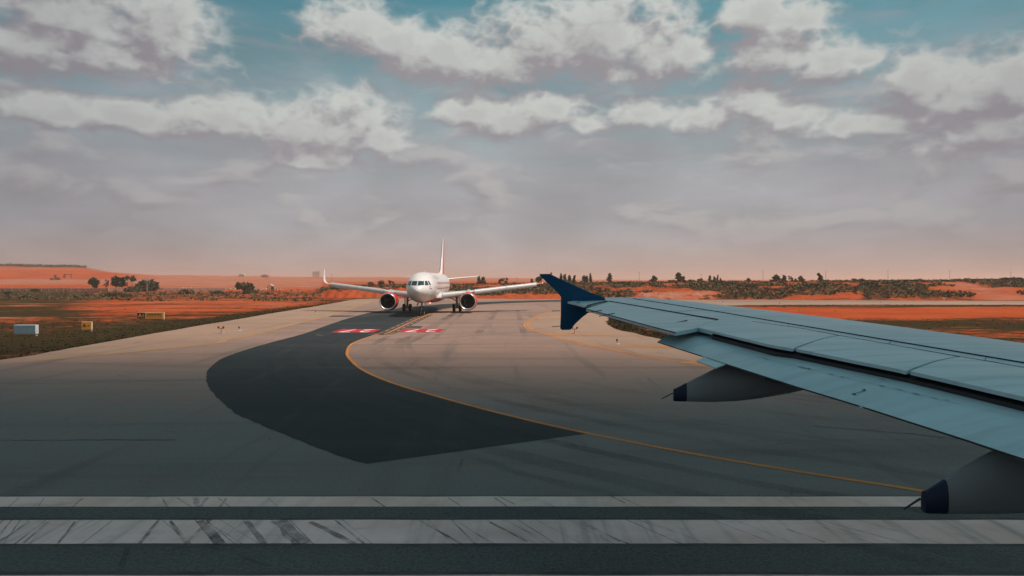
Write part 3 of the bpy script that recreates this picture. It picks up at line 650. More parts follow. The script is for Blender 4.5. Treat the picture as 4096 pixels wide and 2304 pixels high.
# ------------------------------------------------------------------ the airliner head-on
AX, AY = -12.13, 91.0                                            # nose tip over the ground
air = tag(empty('airliner', (AX, AY, 0)), 'white twin-engine airliner with red engine cowls taxiing nose-on towards us', 'airliner')
ST = [(0.0, 3.36, .03, .03), (.06, 3.36, .24, .22), (.2, 3.37, .46, .42), (.5, 3.40, .78, .70), (1.0, 3.45, 1.12, 1.02), (1.6, 3.52, 1.38, 1.32), (2.3, 3.61, 1.60, 1.62), (3.2, 3.70, 1.79, 1.87), (4.4, 3.77, 1.92, 2.02),
      (6.0, 3.80, 1.975, 2.07), (12, 3.80, 1.975, 2.07), (18, 3.80, 1.975, 2.07), (24.5, 3.80, 1.975, 2.07), (27, 3.90, 1.88, 1.96), (29.5, 4.12, 1.66, 1.72), (32, 4.45, 1.27, 1.35), (34.5, 4.80, .80, .90), (36.4, 5.03, .42, .50), (37.4, 5.12, .18, .24)]
SY = [s[0] for s in ST]
def fus(y): return tuple(float(np.interp(y, SY, [s[k] for s in ST])) for k in (1, 2, 3))
ys = sorted(set(list(np.round(np.concatenate([np.linspace(0, .3, 7), np.linspace(.3, 4.4, 26), np.linspace(4.4, 24.5, 22), np.linspace(24.5, 37.4, 26)]), 3))))
rings = []
for y in ys:
    zc, hw, hh = fus(y); rings.append([(hw * math.cos(2 * math.pi * i / 56), y, zc + hh * math.sin(2 * math.pi * i / 56)) for i in range(56)])
def fus_mat():
    m_, N, b = bsdf('fuselage_paint'); P = N.n('ShaderNodeTexCoord').outputs['Object']; x, y, z = N.sep(P)
    ns = N.noise(P, 0.7, 5, 0.6)
    w = N.mix(N.ss(ns, 0.3, 0.7), (0.80, 0.775, 0.76), (0.74, 0.72, 0.71))
    gr = N.noise(N.comb(N.m('MULTIPLY', x, 3.0), N.m('MULTIPLY', y, 0.4), N.m('MULTIPLY', z, 3.0)), 1.0, 5, 0.65)
    w = N.mix(N.m('MULTIPLY', N.ss(gr, 0.56, 0.8), 0.3), w, (0.5, 0.46, 0.43))
    line = N.m('ADD', 1.95, N.m('ADD', N.ss(y, 6.5, 10.5, 0.0, 0.30), N.ss(y, 26.0, 34.0, 0.0, 2.2)))
    N.put(b.inputs['Base Color'], N.mix(N.ss(N.m('SUBTRACT', z, line), -0.02, 0.02), (0.30, 0.06, 0.07), w))
    b.inputs['Roughness'].default_value = 0.28; b.inputs['Coat Weight'].default_value = 0.4; b.inputs['Coat Roughness'].default_value = 0.12
    return m_
M['fuselage'] = fus_mat()
fuse = MB().loft(rings).build('fuselage', M['fuselage'], air, True)
def on_surf(x, z, out=0.012):                                   # point of the nose skin seen from the front
    lo, hi = 0.0, 6.0
    for _ in range(40):
        mid = (lo + hi) / 2; zc, hw, hh = fus(mid)
        if (x / hw) ** 2 + ((z - zc) / hh) ** 2 > 1: lo = mid
        else: hi = mid
    y = hi; zc, hw, hh = fus(y); n = Vector((x / hw ** 2, -0.35, (z - zc) / hh ** 2)).normalized()
    return Vector((x, y, z)) + n * out
def patch(name, quad, mat, parent, out=0.012, n=6):
    a, b, c, d = [Vector((p[0], 0, p[1])) for p in quad]; V = []
    for j in range(n + 1):
        for i in range(n + 1):
            u, v = i / n, j / n; p = (a * (1 - u) + b * u) * (1 - v) + (d * (1 - u) + c * u) * v; V.append(on_surf(p.x, p.z, out))
    F = [(j * (n + 1) + i, j * (n + 1) + i + 1, (j + 1) * (n + 1) + i + 1, (j + 1) * (n + 1) + i) for j in range(n) for i in range(n)]
    return mesh_obj(name, V, F, mat, parent, True)
M['frame_grey'] = pm('window_frame_grey', (0.30, 0.32, 0.33), None, 2, 0.4)
for s in (-1, 1):
    for Q in ([(.07, 4.63), (.72, 4.63), (.80, 4.14), (.07, 4.08)], [(.85, 4.65), (1.06, 4.65), (1.33, 4.13), (.93, 4.11)], [(1.15, 4.65), (1.28, 4.64), (1.56, 4.14), (1.41, 4.14)]):
        Q = [(s * x, z) for x, z in Q]; cx = sum(q[0] for q in Q) / 4; cz = sum(q[1] for q in Q) / 4
        fr = patch('cockpit_window', [(cx + (x - cx) * 1.10, cz + (z - cz) * 1.12) for x, z in Q], M['frame_grey'], air, 0.008)
        patch('pane', Q, M['glass'], fr, 0.016)
def side_pt(y, z, s, out):
    zc, hw, hh = fus(y); t = max(-1, min(1, (z - zc) / hh)); x = hw * math.sqrt(1 - t * t)
    return Vector((s * x, y, z)) + Vector((s * x / hw ** 2, 0, (z - zc) / hh ** 2)).normalized() * out
def side_strip(name, y0, y1, z0, z1, s, mat, parent, out=0.008, ny=24, nz=3, slope=0.0):
    V = [side_pt(y0 + (y1 - y0) * i / ny, z0 + (z1 - z0) * j / nz + slope * (y0 + (y1 - y0) * i / ny - y0), s, out) for i in range(ny + 1) for j in range(nz + 1)]
    F = [(i * (nz + 1) + j, i * (nz + 1) + j + 1, (i + 1) * (nz + 1) + j + 1, (i + 1) * (nz + 1) + j) for i in range(ny) for j in range(nz)]
    return mesh_obj(name, V, F, mat, parent, True)
for s in (-1, 1):
    side_strip('window_band', 6.4, 29, 4.02, 4.62, s, M['pink_stripe'], air)
    side_strip('cheat_line', 6.4, 29.5, 3.52, 3.62, s, M['red_line'], air)
    side_strip('cheat_line', 6.4, 29.5, 3.82, 3.90, s, M['pink_stripe'], air)
    win = None
    for k in range(36):
        y = 7.0 + k * 0.58
        if win is None: o = win = side_strip('cabin_window', y, y + .24, 4.17, 4.50, s, M['cabin_glass'], air, 0.014, 2, 3); wy = y
        else: o = win.copy(); C.objects.link(o); o.location.y = y - wy
    side_strip('door', 4.55, 5.36, 3.35, 5.25, s, M['air_grey'], air, 0.006, 4, 10)
    side_strip('door_leaf', 4.60, 5.31, 3.40, 5.20, s, M['air_white'], air, 0.010, 4, 10)
# airline script high on the sides, the badge and registration under the side window
M['script_red'] = pm('script_red', (0.58, 0.12, 0.11), None, 2, 0.4)
def side_text(body, y, z, size, s, mat):
    o = text_mesh(body, 'lettering', mat, Matrix.Identity(4), size, air)
    for v in o.data.vertices:
        a, b = v.co.x, v.co.y; v.co = side_pt(y + s * a, z + b, s, 0.014)
    return o
for s in (-1, 1):
    for q, ch in enumerate('AIR INDIA'):
        if ch != ' ': side_text(ch, 8.9 + s * (q - 4) * .52, 5.12, 0.74, s, M['script_red'])
patch('badge', [(1.36, 3.93), (1.58, 3.93), (1.60, 3.85), (1.38, 3.85)], M['script_red'], air)
patch('registration_mark', [(1.44, 3.70), (1.66, 3.68), (1.67, 3.60), (1.46, 3.62)], M['dark'], air)
for Q in ([(1.15, 3.12), (1.19, 3.12), (1.19, 3.02), (1.15, 3.02)], [(-1.2, 3.3), (-1.16, 3.3), (-1.16, 3.18), (-1.2, 3.18)]): patch('probe', Q, M['steel'], air, 0.03)
# belly fairing
br = []
for y, hw, zb, zt in [(9.6, .9, 1.95, 2.6), (10.4, 1.55, 1.72, 2.9), (11.4, 1.98, 1.58, 3.1), (13, 2.12, 1.52, 3.2), (17, 2.14, 1.52, 3.2), (19.5, 2.02, 1.60, 3.1), (21.2, 1.5, 1.72, 2.8), (22.3, .9, 1.86, 2.5)]:
    zc, hh = (zb + zt) / 2, (zt - zb) / 2
    br.append([(hw * math.copysign(abs(math.cos(t)) ** .75, math.cos(t)), y, zc + hh * math.copysign(abs(math.sin(t)) ** .75, math.sin(t))) for t in [2 * math.pi * i / 32 for i in range(32)]])
MB().loft(br).build('belly_fairing', M['fuselage'], air, True)
def aerofoil(n=14, t=0.12):                                     # closed loop (chord fraction, height/chord)
    xs = [0.5 * (1 - math.cos(math.pi * i / n)) for i in range(n + 1)]
    h = [5 * t * (0.2969 * math.sqrt(x) - .126 * x - .3516 * x * x + .2843 * x ** 3 - .1015 * x ** 4) for x in xs]
    return [(x, y) for x, y in zip(xs, h)][::-1] + [(x, -y * 0.75) for x, y in list(zip(xs, h))[1:-1]]
def wing_loft(secs, t=0.12):                                    # secs: (x, y_le, z, chord, thickness)
    return MB().loft([[(x, y + a * c, z + b * c * th / 0.12) for a, b in aerofoil(14, 0.12)] for x, y, z, c, th in secs])
for s in (-1, 1):
    secs = [(s * 1.6, 12.1, 2.55, 6.6, .13), (s * 3.4, 13.05, 2.76, 5.6, .125), (s * 6.4, 14.6, 3.08, 4.05, .115), (s * 11, 17.0, 3.62, 2.9, .11), (s * 16.3, 19.75, 4.22, 1.65, .10)]
    w = wing_loft(secs).build('wing', M['air_grey'], air, True)
    tip = []
    for x, y, z, c, cant in [(16.3, 19.75, 4.22, 1.65, 0), (16.75, 20.05, 4.29, 1.5, 25), (17.1, 20.4, 4.50, 1.3, 55), (17.28, 20.75, 4.85, 1.05, 75), (17.42, 21.35, 5.6, .78, 80), (17.54, 22.05, 6.5, .45, 82)]:
        ca, sa = math.cos(R(cant)), math.sin(R(cant))
        tip.append([(s * (x - sa * b * c), y + a * c, z + ca * b * c) for a, b in aerofoil(14, 0.05)])
    sh = MB().loft(tip).build('sharklet', M['air_white'], w, True)
    MB().loft([[(p[0] + s * .012, p[1], p[2]) for p in rg_ if p[1] > rg_[14][1] + .05] for rg_ in tip[3:]]).build('sharklet_paint', M['fin_red'], w)
    if s < 0: sh['label'] = 'upswept sharklet with red outer edge'
    # slats: bright leading edge pieces
    for x0, x1 in ((2.1, 4.9), (6.6, 11.2), (11.25, 15.9)):
        def wl(x): return tuple(float(np.interp(x, [abs(q[0]) for q in secs], [q[k] for q in secs])) for k in (1, 2, 3))
        rg = []
        for k in range(9):
            x = x0 + (x1 - x0) * k / 8; y, z, c = wl(x)
            rg.append([(s * x, y - 0.22 + u * 0.70, z - 0.10 + v * (1.25 + .09 * c)) for u, v in ((0.85, .25), (.45, .23), (.15, .14), (0, 0.0), (.03, -.14), (.18, -.21), (.5, -.15))])
        MB().loft(rg).build('slat', M['slat_grey'], w, True)
    for x in (8.6, 12.6):                                        # flap track fairings
        y, z, c = wl(x); MB().lathe([(-1.4, .03), (-.9, .15), (0, .21), (.7, .15), (1.3, .02)], (s * x, y + c * .95, z - .28), n=12).build('flap_fairing', M['air_grey'], w, True)
    nav = MB().lathe([(-.1, .01), (-.05, .06), (.05, .06), (.1, .01)], (s * 16.9, 20.1, 4.32), n=8).build('navigation_light', M['nav_red'] if s > 0 else M['glass'], w, True)
    # horizontal tail
    wing_loft([(s * .3, 31.6, 4.9, 3.6, .10), (s * 1.2, 32.2, 4.97, 3.1, .10), (s * 6.35, 35.1, 5.50, 1.3, .09)]).build('tailplane', M['air_white'], air, True)
    # engine
    ex, ez, ey = s * 5.75, 1.70, 11.8
    eng = MB().lathe([(.085, 1.178), (.25, 1.255), (.7, 1.33), (1.4, 1.35), (2.2, 1.28), (2.9, 1.12), (3.3, 1.0), (3.3, .95), (2.6, 1.0)], (ex, ey, ez), n=48).build('engine_cowl', M['nac_red'], air, True)
    MB().lathe([(.28, 1.01), (.12, 1.045), (.03, 1.085), (0, 1.125), (.02, 1.155), (.08, 1.176)], (ex, ey, ez), n=48).build('inlet_lip', M['lip'], eng, True)
    MB().lathe([(.27, 1.012), (.6, 1.0), (1.05, 1.0), (1.4, .98)], (ex, ey, ez), n=40).build('inlet_duct', M['dark'], eng, True)
    MB().lathe([(1.38, .99), (1.39, .0005)], (ex, ey, ez), n=40).build('fan_case', M['dark'], eng)
    fb = MB()
    for k in range(20):
        t = 2 * math.pi * k / 20; u, w2 = Vector((math.cos(t), 0, math.sin(t))), Vector((-math.sin(t), 0, math.cos(t)))
        c0 = Vector((ex, ey, ez)); V = []
        for r_, wd, tw in ((.30, .075, .12), (.65, .12, .09), (.97, .16, .05)):
            V += [c0 + u * r_ + w2 * wd + Vector((0, 1.12 + tw, 0)), c0 + u * r_ - w2 * wd + Vector((0, 1.12 - tw, 0))]
        fb.add(V, [(0, 1, 3, 2), (2, 3, 5, 4)])
    fb.build('fan_blades', M['blade'], eng)
    sp = MB().lathe([(.72, .005), (.80, .10), (.95, .20), (1.12, .30), (1.2, .31)], (ex, ey, ez), n=24).build('spinner', M['dark'], eng, True)
    for k in range(6):
        t = 2.2 + k * 0.32 + (0.5 if s > 0 else 0); r_ = .40 + .045 * k; c0 = Vector((ex, ey + 1.0, ez)); u, w2 = Vector((math.cos(t), 0, math.sin(t))), Vector((-math.sin(t), 0, math.cos(t)))
        MB().add([c0 + u * r_, c0 + u * (r_ + .10) + w2 * .03, c0 + u * (r_ + .11) + w2 * .06, c0 + u * r_ + w2 * .035], [(0, 1, 2, 3)]).build('blade_marking', M['swirl'], eng)
    MB().lathe([(2.5, .62), (3.3, .60), (3.9, .50), (4.4, .36), (4.9, .08)], (ex, ey, ez), n=24).build('exhaust_cone', M['steel'], eng, True)
    MB().prism([(ex - .17, ey + .9, ez + 1.2), (ex - .17, ey + 1.5, ez + 1.52), (ex - .17, ey + 2.6, ez + 1.70), (ex - .17, ey + 5.0, ez + 1.5), (ex - .17, ey + 4.4, ez + .9), (ex - .17, ey + 2.6, ez + .9)], (.34, 0, 0)).build('pylon', M['air_grey'], eng, bevel=.04)
    # main gear
    gx_, gy_ = s * 3.795, 17.7
    g = MB().tube((gx_, gy_, .62), (gx_ - s * .1, gy_, 2.7), .15, .19, 12).build('main_leg', M['steel'], air, True)
    MB().tube((gx_ - .62, gy_, .585), (gx_ + .62, gy_, .585), .09, n=10).build('axle', M['steel'], g, True)
    MB().tube((gx_, gy_, 1.55), (gx_ - s * 1.75, gy_, 2.45), .075, n=8).build('side_stay', M['steel'], g, True)
    MB().tube((gx_, gy_ + .2, .75), (gx_, gy_ + .55, 1.5), .05, n=8).build('torque_link', M['steel'], g, True)
    MB().box((gx_ + s * .30, gy_ - .1, 2.0), (.06, 1.1, 1.6)).build('gear_door', M['air_white'], g, bevel=.02)
    for q in (-.465, .465):
        wv = MB().lathe([(-.20, .36), (-.215, .50), (-.17, .575), (0, .588), (.17, .575), (.215, .50), (.20, .36)], (gx_ + q, gy_, .588), 'x', 28).build('tyre', M['tyre'], g, True)
        MB().lathe([(-.14, .02), (-.15, .20), (-.20, .37), (.20, .37), (.15, .20), (.14, .02)], (gx_ + q, gy_, .588), 'x', 20).build('rim', M['steel'], wv, True)
# fin
FS = [(5.55, 29.4, 6.9, .10), (6.3, 30.7, 5.6, .10), (9.2, 32.7, 4.0, .095), (12.05, 34.65, 2.35, .085)]
rg = [[(b * c * th / .12 * 1.15, y + a * c, z) for a, b in [(a, b if k < 15 else b / 0.75) for k, (a, b) in enumerate(aerofoil(14, .12))]] for z, y, c, th in FS]
fin = MB().loft(rg).build('fin', M['air_white'], air, True)
MB().loft([[(b * c * th / .12 * 1.15 + math.copysign(.012, b) if abs(b) > 1e-4 else b, y + a * c, z) for a, b in [(a, b if k < 15 else b / 0.75) for k, (a, b) in enumerate(aerofoil(14, .12))] if a > .10] for z, y, c, th in FS]).build('fin_emblem', M['fin_red'], fin, True)
mbf = MB().loft([[(-.02, 24.5 + 5 * t, 5.86), (.02 + .12 * t, 25 + 5 * t, 5.7), (0, 25.2 + 5.2 * t, 5.88 + .55 * t * t), (-.02 - .12 * t, 25 + 5 * t, 5.7)] for t in (0, .4, .8, 1)])
mbf.build('dorsal_fillet', M['air_white'], air, True)
# nose gear
ng = MB().tube((0, 5.07, .40), (0, 5.25, 2.0), .085, .11, 12).build('nose_leg', M['steel'], air, True)
MB().tube((0, 5.1, .95), (0, 6.1, 1.9), .05, n=8).build('drag_strut', M['steel'], ng, True)
MB().tube((-.42, 5.07, .375), (.42, 5.07, .375), .05, n=8).build('axle', M['steel'], ng, True)
for s in (-1, 1):
    wv = MB().lathe([(-.10, .22), (-.11, .31), (-.085, .36), (0, .378), (.085, .36), (.11, .31), (.10, .22)], (s * .25, 5.07, .378), 'x', 24).build('tyre', M['tyre'], ng, True)
    MB().lathe([(-.09, .02), (-.10, .23), (.10, .23), (.09, .02)], (s * .25, 5.07, .378), 'x', 18).build('rim', M['lip'], wv, True)
    MB().prism([(s * .42, 4.4, 1.80), (s * .42, 5.9, 1.80), (s * .62, 5.9, 1.32), (s * .62, 4.4, 1.32)], (s * .03, 0, 0)).build('gear_door', M['air_white'], ng, bevel=.01)
    MB().lathe([(-.06, .10), (0, .10), (.05, .05)], (s * .16, 4.98, 1.22), n=12).build('taxi_light', M['glass'], ng, True)
MB().lathe([(0, .10), (-.10, .09), (-.17, .05), (-.19, .005)], (.2, 13.2, 1.53), 'z', 12).build('beacon', M['beacon'], air, True)
MB().prism([(0, 8.2, 5.85), (0, 8.75, 5.85), (0, 8.72, 6.12), (0, 8.5, 6.12)], (.03, 0, 0)).build('antenna', M['air_white'], air)

# ------------------------------------------------------------------ our own wing, seen over the flaps
WA, WM = 0.85, 0.03                                              # the wing's plane: 0.85 m under the eye, rising 3 % outboard
PHI = R(-7.3); FWD = Vector((math.cos(PHI), math.sin(PHI), 0)); OUTB = Vector((-math.sin(PHI), math.cos(PHI), 0))
def Wp(px, py, dz=0.0):
    v = (py - HOR) / FOC; Y = (WA - dz) / (v + WM); return Vector(((px - CX) / FOC * Y, Y, CAM_H - v * Y))
def Wd(p, dz=0.0): return Wp(p[0] * 1.59006, p[1] * 1.59006, dz)
def extend(P, ymin):                                             # carry an edge on to the wing root
    d = (P[-1] - P[-3]).normalized(); t = (ymin - P[-1].y) / d.y; return P + [P[-1] + d * t * q for q in (.34, .67, 1.0)]
M['wing'] = pm('wing_grey_paint', (0.46, 0.475, 0.485), (0.40, 0.42, 0.43), 0.9, 0.30, bump=0.02, bscale=2.0, rvar=0.06)
def wing_mat():
    m_, N, b = bsdf('wing_skin'); P = N.n('ShaderNodeNewGeometry').outputs['Position']
    n1 = N.noise(P, 0.8, 5, 0.6); mp = N.n('ShaderNodeMapping'); N.put(mp.inputs['Vector'], P); mp.inputs['Rotation'].default_value = (0, 0, R(7)); mp.inputs['Scale'].default_value = (0.35, 4.0, 1.0)
    st = N.noise(mp.outputs[0], 1.2, 6, 0.65, 0.2); f = N.noise(P, 30, 3, 0.6)
    c = N.mix(N.ss(n1, 0.3, 0.7), (0.47, 0.655, 0.70), (0.405, 0.575, 0.62))
    c = N.mix(N.m('MULTIPLY', N.ss(st, 0.46, 0.8), 0.55), c, (0.27, 0.30, 0.31))
    c = N.mix(N.m('MULTIPLY', N.ss(f, 0.62, 0.78), 0.25), c, (0.22, 0.21, 0.20))
    N.put(b.inputs['Base Color'], c); N.put(b.inputs['Roughness'], N.lin(st, 0.3, 0.7, 0.30, 0.46))
    bp = N.n('ShaderNodeBump'); bp.inputs['Strength'].default_value = 0.05; bp.inputs['Distance'].default_value = 0.02; N.put(bp.inputs['Height'], n1); N.put(b.inputs['Normal'], bp.outputs[0])
    return m_
M['wing'] = wing_mat()
M['wing_dark'] = pm('gap_shade_black', (0.012, 0.015, 0.017), (0.02, 0.022, 0.024), 2, 0.7)  # black stands in for shade in gaps, cove and steps
M['seam_grey'] = pm('seam_grey', (0.19, 0.23, 0.245), (0.13, 0.165, 0.175), 3, 0.6)
M['fence_blue'] = pm('wingtip_blue', (0.006, 0.080, 0.175), (0.005, 0.068, 0.155), 1.5, 0.6, spec=0.2)
M['fairing'] = pm('fairing_grey', (0.22, 0.24, 0.245), (0.17, 0.19, 0.195), 1.0, 0.45)
M['cap_blue'] = pm('fairing_cap_navy', (0.006, 0.018, 0.048), (0.005, 0.015, 0.040), 1.5, 0.5, spec=0.3)
M['wick'] = pm('static_wick', (0.02, 0.02, 0.022), None, 3, 0.6)
wing = tag(empty('airliner_wing', (3.0, 3.0, 0.0)), 'light grey airliner wing with dark blue wingtip fence reaching in from the right', 'aircraft wing')
def wchild(o): o.parent = wing; o.matrix_parent_inverse = wing.matrix_world.inverted(); o.location = o.location - Vector((3, 3, 0)); return o
def wbuild(mb, name, mat, parent=None, smooth=False, bevel=0):
    mb.v = [tuple(Vector(p) - Vector((3.0, 3.0, 0.0))) for p in mb.v]
    return mb.build(name, mat, parent or wing, smooth, bevel)
YR = 1.6
A_ = [Wd(p, -.01) for p in [(1428, 759), (1455, 754), (1485, 750.5), (1518, 748.3), (1560, 747.6), (1600, 747.9), (1640, 749.5), (1712, 756), (1800, 765.5), (1950, 782.5), (2100, 800.5), (2300, 826.5), (2450, 846), (2576, 863)]]
B_ = [Wd(p, .02) for p in [(1592, 751.3), (1700, 768), (1820, 787), (1947, 808.6), (2150, 842.5), (2350, 876), (2576, 914)]]
C_ = [Wd(p, .02) for p in [(1892, 808.5), (2020, 826.6), (2115.7, 844.8), (2260, 870), (2411, 896.7), (2500, 911), (2576, 924.5)]]
E_ = [Wd(p, .0) for p in [(1792, 832.5), (1949.7, 870), (1997, 876.5), (2140, 905), (2283, 932.8), (2430, 965), (2576, 998.5)]]
D_ = [Wd(p, .015) for p in [(1530.7, 757.6), (1620, 772.5), (1720, 790), (1806.6, 804.4)]]
AT = [Wd(p, -.01) for p in [(1474.2, 775.8), (1560, 798.5), (1640, 820), (1699.2, 834.9)]]
A_, B_, C_, E_ = extend(A_, YR + 2.6), extend(B_, YR + 1.9), extend(C_, YR + 1.85), extend(E_, YR + 1.1)
def lerp_poly(P, t):
    L = [0.0]
    for a, b in zip(P, P[1:]): L.append(L[-1] + (b - a).length)
    s = t * L[-1]
    for i in range(len(P) - 1):
        if s <= L[i + 1] or i == len(P) - 2:
            k = (s - L[i]) / max(1e-9, L[i + 1] - L[i]); return P[i] * (1 - k) + P[i + 1] * k
def plate(poly, th=0.035):
    return MB().prism(poly, (0, 0, -th))
GAP = 0.012
# wing box under the skins (dark in the gaps)
box_top = [p + Vector((0, 0, -.05)) for p in A_[3:]] + [p + Vector((0, 0, -.06)) for p in E_[::-1]] + [D_[3] + Vector((0, 0, -.06)), D_[1] + Vector((0, 0, -.06)), D_[0] + Vector((.05, 0, -.05))]
wbuild(MB().prism(box_top, (0, 0, -.30)), 'wing_box', M['wing_dark'])
# leading-edge slat and nose
rows = []
nA = 40
A4 = A_[4:]
for k in range(nA):
    t = k / (nA - 1); a, b = lerp_poly(A4, t), lerp_poly(B_, t)
    d = (b - a); nose = -d.normalized(); dd = Vector((nose.x, nose.y, 0))
    rows.append([b + Vector((0, 0, -.04)), b, b + (a - b) * .5 + Vector((0, 0, .012)), a, a + dd * .10 + Vector((0, 0, -.035)), a + dd * .17 + Vector((0, 0, -.10)), a + dd * .15 + Vector((0, 0, -.18)), a + dd * .02 + Vector((0, 0, -.26)), b + Vector((0, 0, -.30))])
wbuild(MB().loft(rows), 'slat', M['wing'], smooth=True)
# upper skin, tip to root, between slat and control surfaces
up = [Wd((1428, 759)), A_[1], A_[2], A_[3], A_[4]] + B_ + C_[::-1] + [D_[3], D_[2], D_[1], D_[0], Wd((1500, 763.5)), Wd((1472, 769.8))]
bpoly = [p.copy() for p in up]
for i in range(5, 5 + len(B_)): bpoly[i] = bpoly[i] + (Vector((0, -GAP, 0)))
wbuild(plate(bpoly, .035), 'upper_skin', M['wing'], bevel=.004)
ail = [D_[0] + Vector((.02, -.035, -.004)), D_[1] + Vector((0, -.04, -.004)), D_[2] + Vector((0, -.04, -.004)), D_[3] + Vector((-.05, -.04, -.004))] + AT[::-1]
wbuild(plate(ail, .05), 'aileron', M['wing'], bevel=.006)
fx = [D_[3] + Vector((.0, -.012, 0)), C_[0] + Vector((-.01, -.012, 0)), E_[0], Wd((1757, 824)), AT[3] + Vector((.02, .03, 0))]
wbuild(plate(fx, .05), 'fixed_panel', M['wing'], bevel=.004)
# spoilers
cuts = [((1892, 808.5), (1792, 832.5)), ((2108, 846), (1999, 877)), ((2409, 897.5), (2285, 933.3))]
def cutline(P, px):                                              # point of an edge at the picture column px (0..2576)
    u = (px * 1.59006 - CX) / FOC
    for a, b in zip(P, P[1:]):
        fa, fb_ = a.x - u * a.y, b.x - u * b.y
        if fa * fb_ <= 0: k = fa / (fa - fb_); return a + (b - a) * k
    return P[-1]
def seg(P, a, b):
    ua = a.x / a.y; ub = b.x / b.y; return [a] + [p for p in P if ua + 1e-4 < p.x / p.y < ub - 1e-4] + [b]
tops = [C_[0]] + [cutline(C_, c[0][0]) for c in cuts[1:]] + [C_[-1]]
bots = [E_[0]] + [cutline(E_, c[1][0]) for c in cuts[1:]] + [E_[-1]]
for k in range(3):
    tp = [p + Vector((0, -.018, .0)) for p in seg(C_, tops[k], tops[k + 1])]; bt = seg(E_, bots[k], bots[k + 1])
    if k: tp[0] = tp[0] + Vector((.010, -.008, 0)); bt[0] = bt[0] + Vector((.012, -.006, 0))
    tp[-1] = tp[-1] - Vector((.012, -.008, 0)); bt[-1] = bt[-1] - Vector((.014, -.006, 0))
    n_ = 10; ring = []
    for i in range(n_ + 1):
        a, b = lerp_poly(tp, i / n_), lerp_poly(bt, i / n_)
        ring.append([a + Vector((0, 0, -.04)), a] + [a + (b - a) * q + Vector((0, 0, .016 * math.sin(math.pi * q))) for q in (.2, .4, .6, .8)] + [b, b + Vector((0, 0, -.028))])
    wbuild(MB().loft(ring), 'spoiler', M['wing'], smooth=True)
# flap
Fn = [Wd(p, -.10) for p in [(1757.4, 827.6), (1890, 857), (2032, 889.7), (2280, 947), (2430, 981), (2576, 1014.4)]]
Ft = [Wd(p, -.20) for p in [(1654, 859.4), (1772.5, 896.7), (1790, 903), (2022.4, 977.4), (2164.6, 1020.2), (2439.3, 1107.9), (2507.5, 1131), (2576, 1152.7)]]
Fn, Ft = extend(Fn, YR + 1.0), extend(Ft, YR + .2)
def frow(a, b):
    return [a + Vector((.05, .06, -.26)), a + Vector((.05, .06, -.14)), a + Vector((.02, .03, -.04)), a] + [a + (b - a) * q + Vector((0, 0, .05 * math.sin(math.pi * q) - .00)) for q in (.15, .35, .55, .75, .9)] + [b, b + Vector((0, 0, -.014)), a + (b - a) * .5 + Vector((0, 0, -.16))]
nF = 26
frs = [frow(lerp_poly(Fn, i / (nF - 1)), lerp_poly(Ft, i / (nF - 1))) for i in range(nF)]
flap = wbuild(MB().loft(frs), 'flap', M['wing'], smooth=True)
# outboard tab that steps out under the flap
Tb = [Wd(p, -.206) for p in [(1776, 897), (1752.4, 907.5), (1800, 925), (1828, 915)]]
wbuild(MB().prism(Tb, (0, 0, -.012)), 'flap_tab', M['wing'], flap)
# cove behind the spoilers, shade painted black, open where the ground shows through
for x0, x1 in ((1768, 2012), (2038, 2290), (2490, 2760)):
    q = []
    for i in range(7):
        x = x0 + (x1 - x0) * i / 6
        if x > 2570: a = lerp_poly(E_, min(1, .80 + (x - 2570) / 190 * .2)); b = lerp_poly(Fn, min(1, .80 + (x - 2570) / 190 * .2))
        else: a, b = cutline(E_, x) if x > 1793 else E_[0], cutline(Fn, x)
        q.append((a + Vector((0, .06, -.09)), b + Vector((0, -.05, -.16))))
    wbuild(MB().add([p for ab in q for p in ab], [(2 * i, 2 * i + 2, 2 * i + 3, 2 * i + 1) for i in range(6)]), 'flap_cove', M['wing_dark'])
# black strips painting the shade at steps: slat trailing edge, aileron hinge, spoiler hinge
def lip(P, h, nm, up=.0, back=.0):
    v = []
    for p in P: v += [p + Vector((0, -back, up)), p + Vector((0, -back - .012, up)), p + Vector((0, -back - .012, up - h)), p + Vector((0, -back, up - h))]
    f = []
    for i in range(len(P) - 1):
        for k in range(4): f.append((4 * i + k, 4 * i + (k + 1) % 4, 4 * i + 4 + (k + 1) % 4, 4 * i + 4 + k))
    wbuild(MB().add(v, f), nm, M['wing_dark'])
lip(B_, .013, 'slat_shade_strip', .011, .004); lip(D_, .016, 'hinge_shade_strip', .012, .004); lip(C_, .006, 'hinge_shade_strip', .004, .004)
lip([Wd(p, .02) for p in [(1528, 757.5), (1502, 763), (1476, 769.5)]], .02, 'hinge_shade_strip', .015)
lip([p + Vector((0, -.001, 0)) for p in Ft], .011, 'trailing_shade_strip', -.002); lip([p + Vector((0, -.001, 0)) for p in AT], .012, 'trailing_shade_strip', -.004)
for px, w_ in ((1640, .010), (1760, .010), (1985, .009), (2240, .009), (2480, .009)):      # chordwise skin joints
    a, b = cutline(B_, px), (cutline(D_, px - 60) if px < 1800 else cutline(C_, px - 4))
    n_ = Vector((w_, 0, 0)); u_ = Vector((0, 0, .003)); wbuild(MB().add([a + u_, a + n_ + u_, b + n_ + u_, b + u_], [(0, 1, 2, 3)]), 'skin_joint', M['seam_grey'])
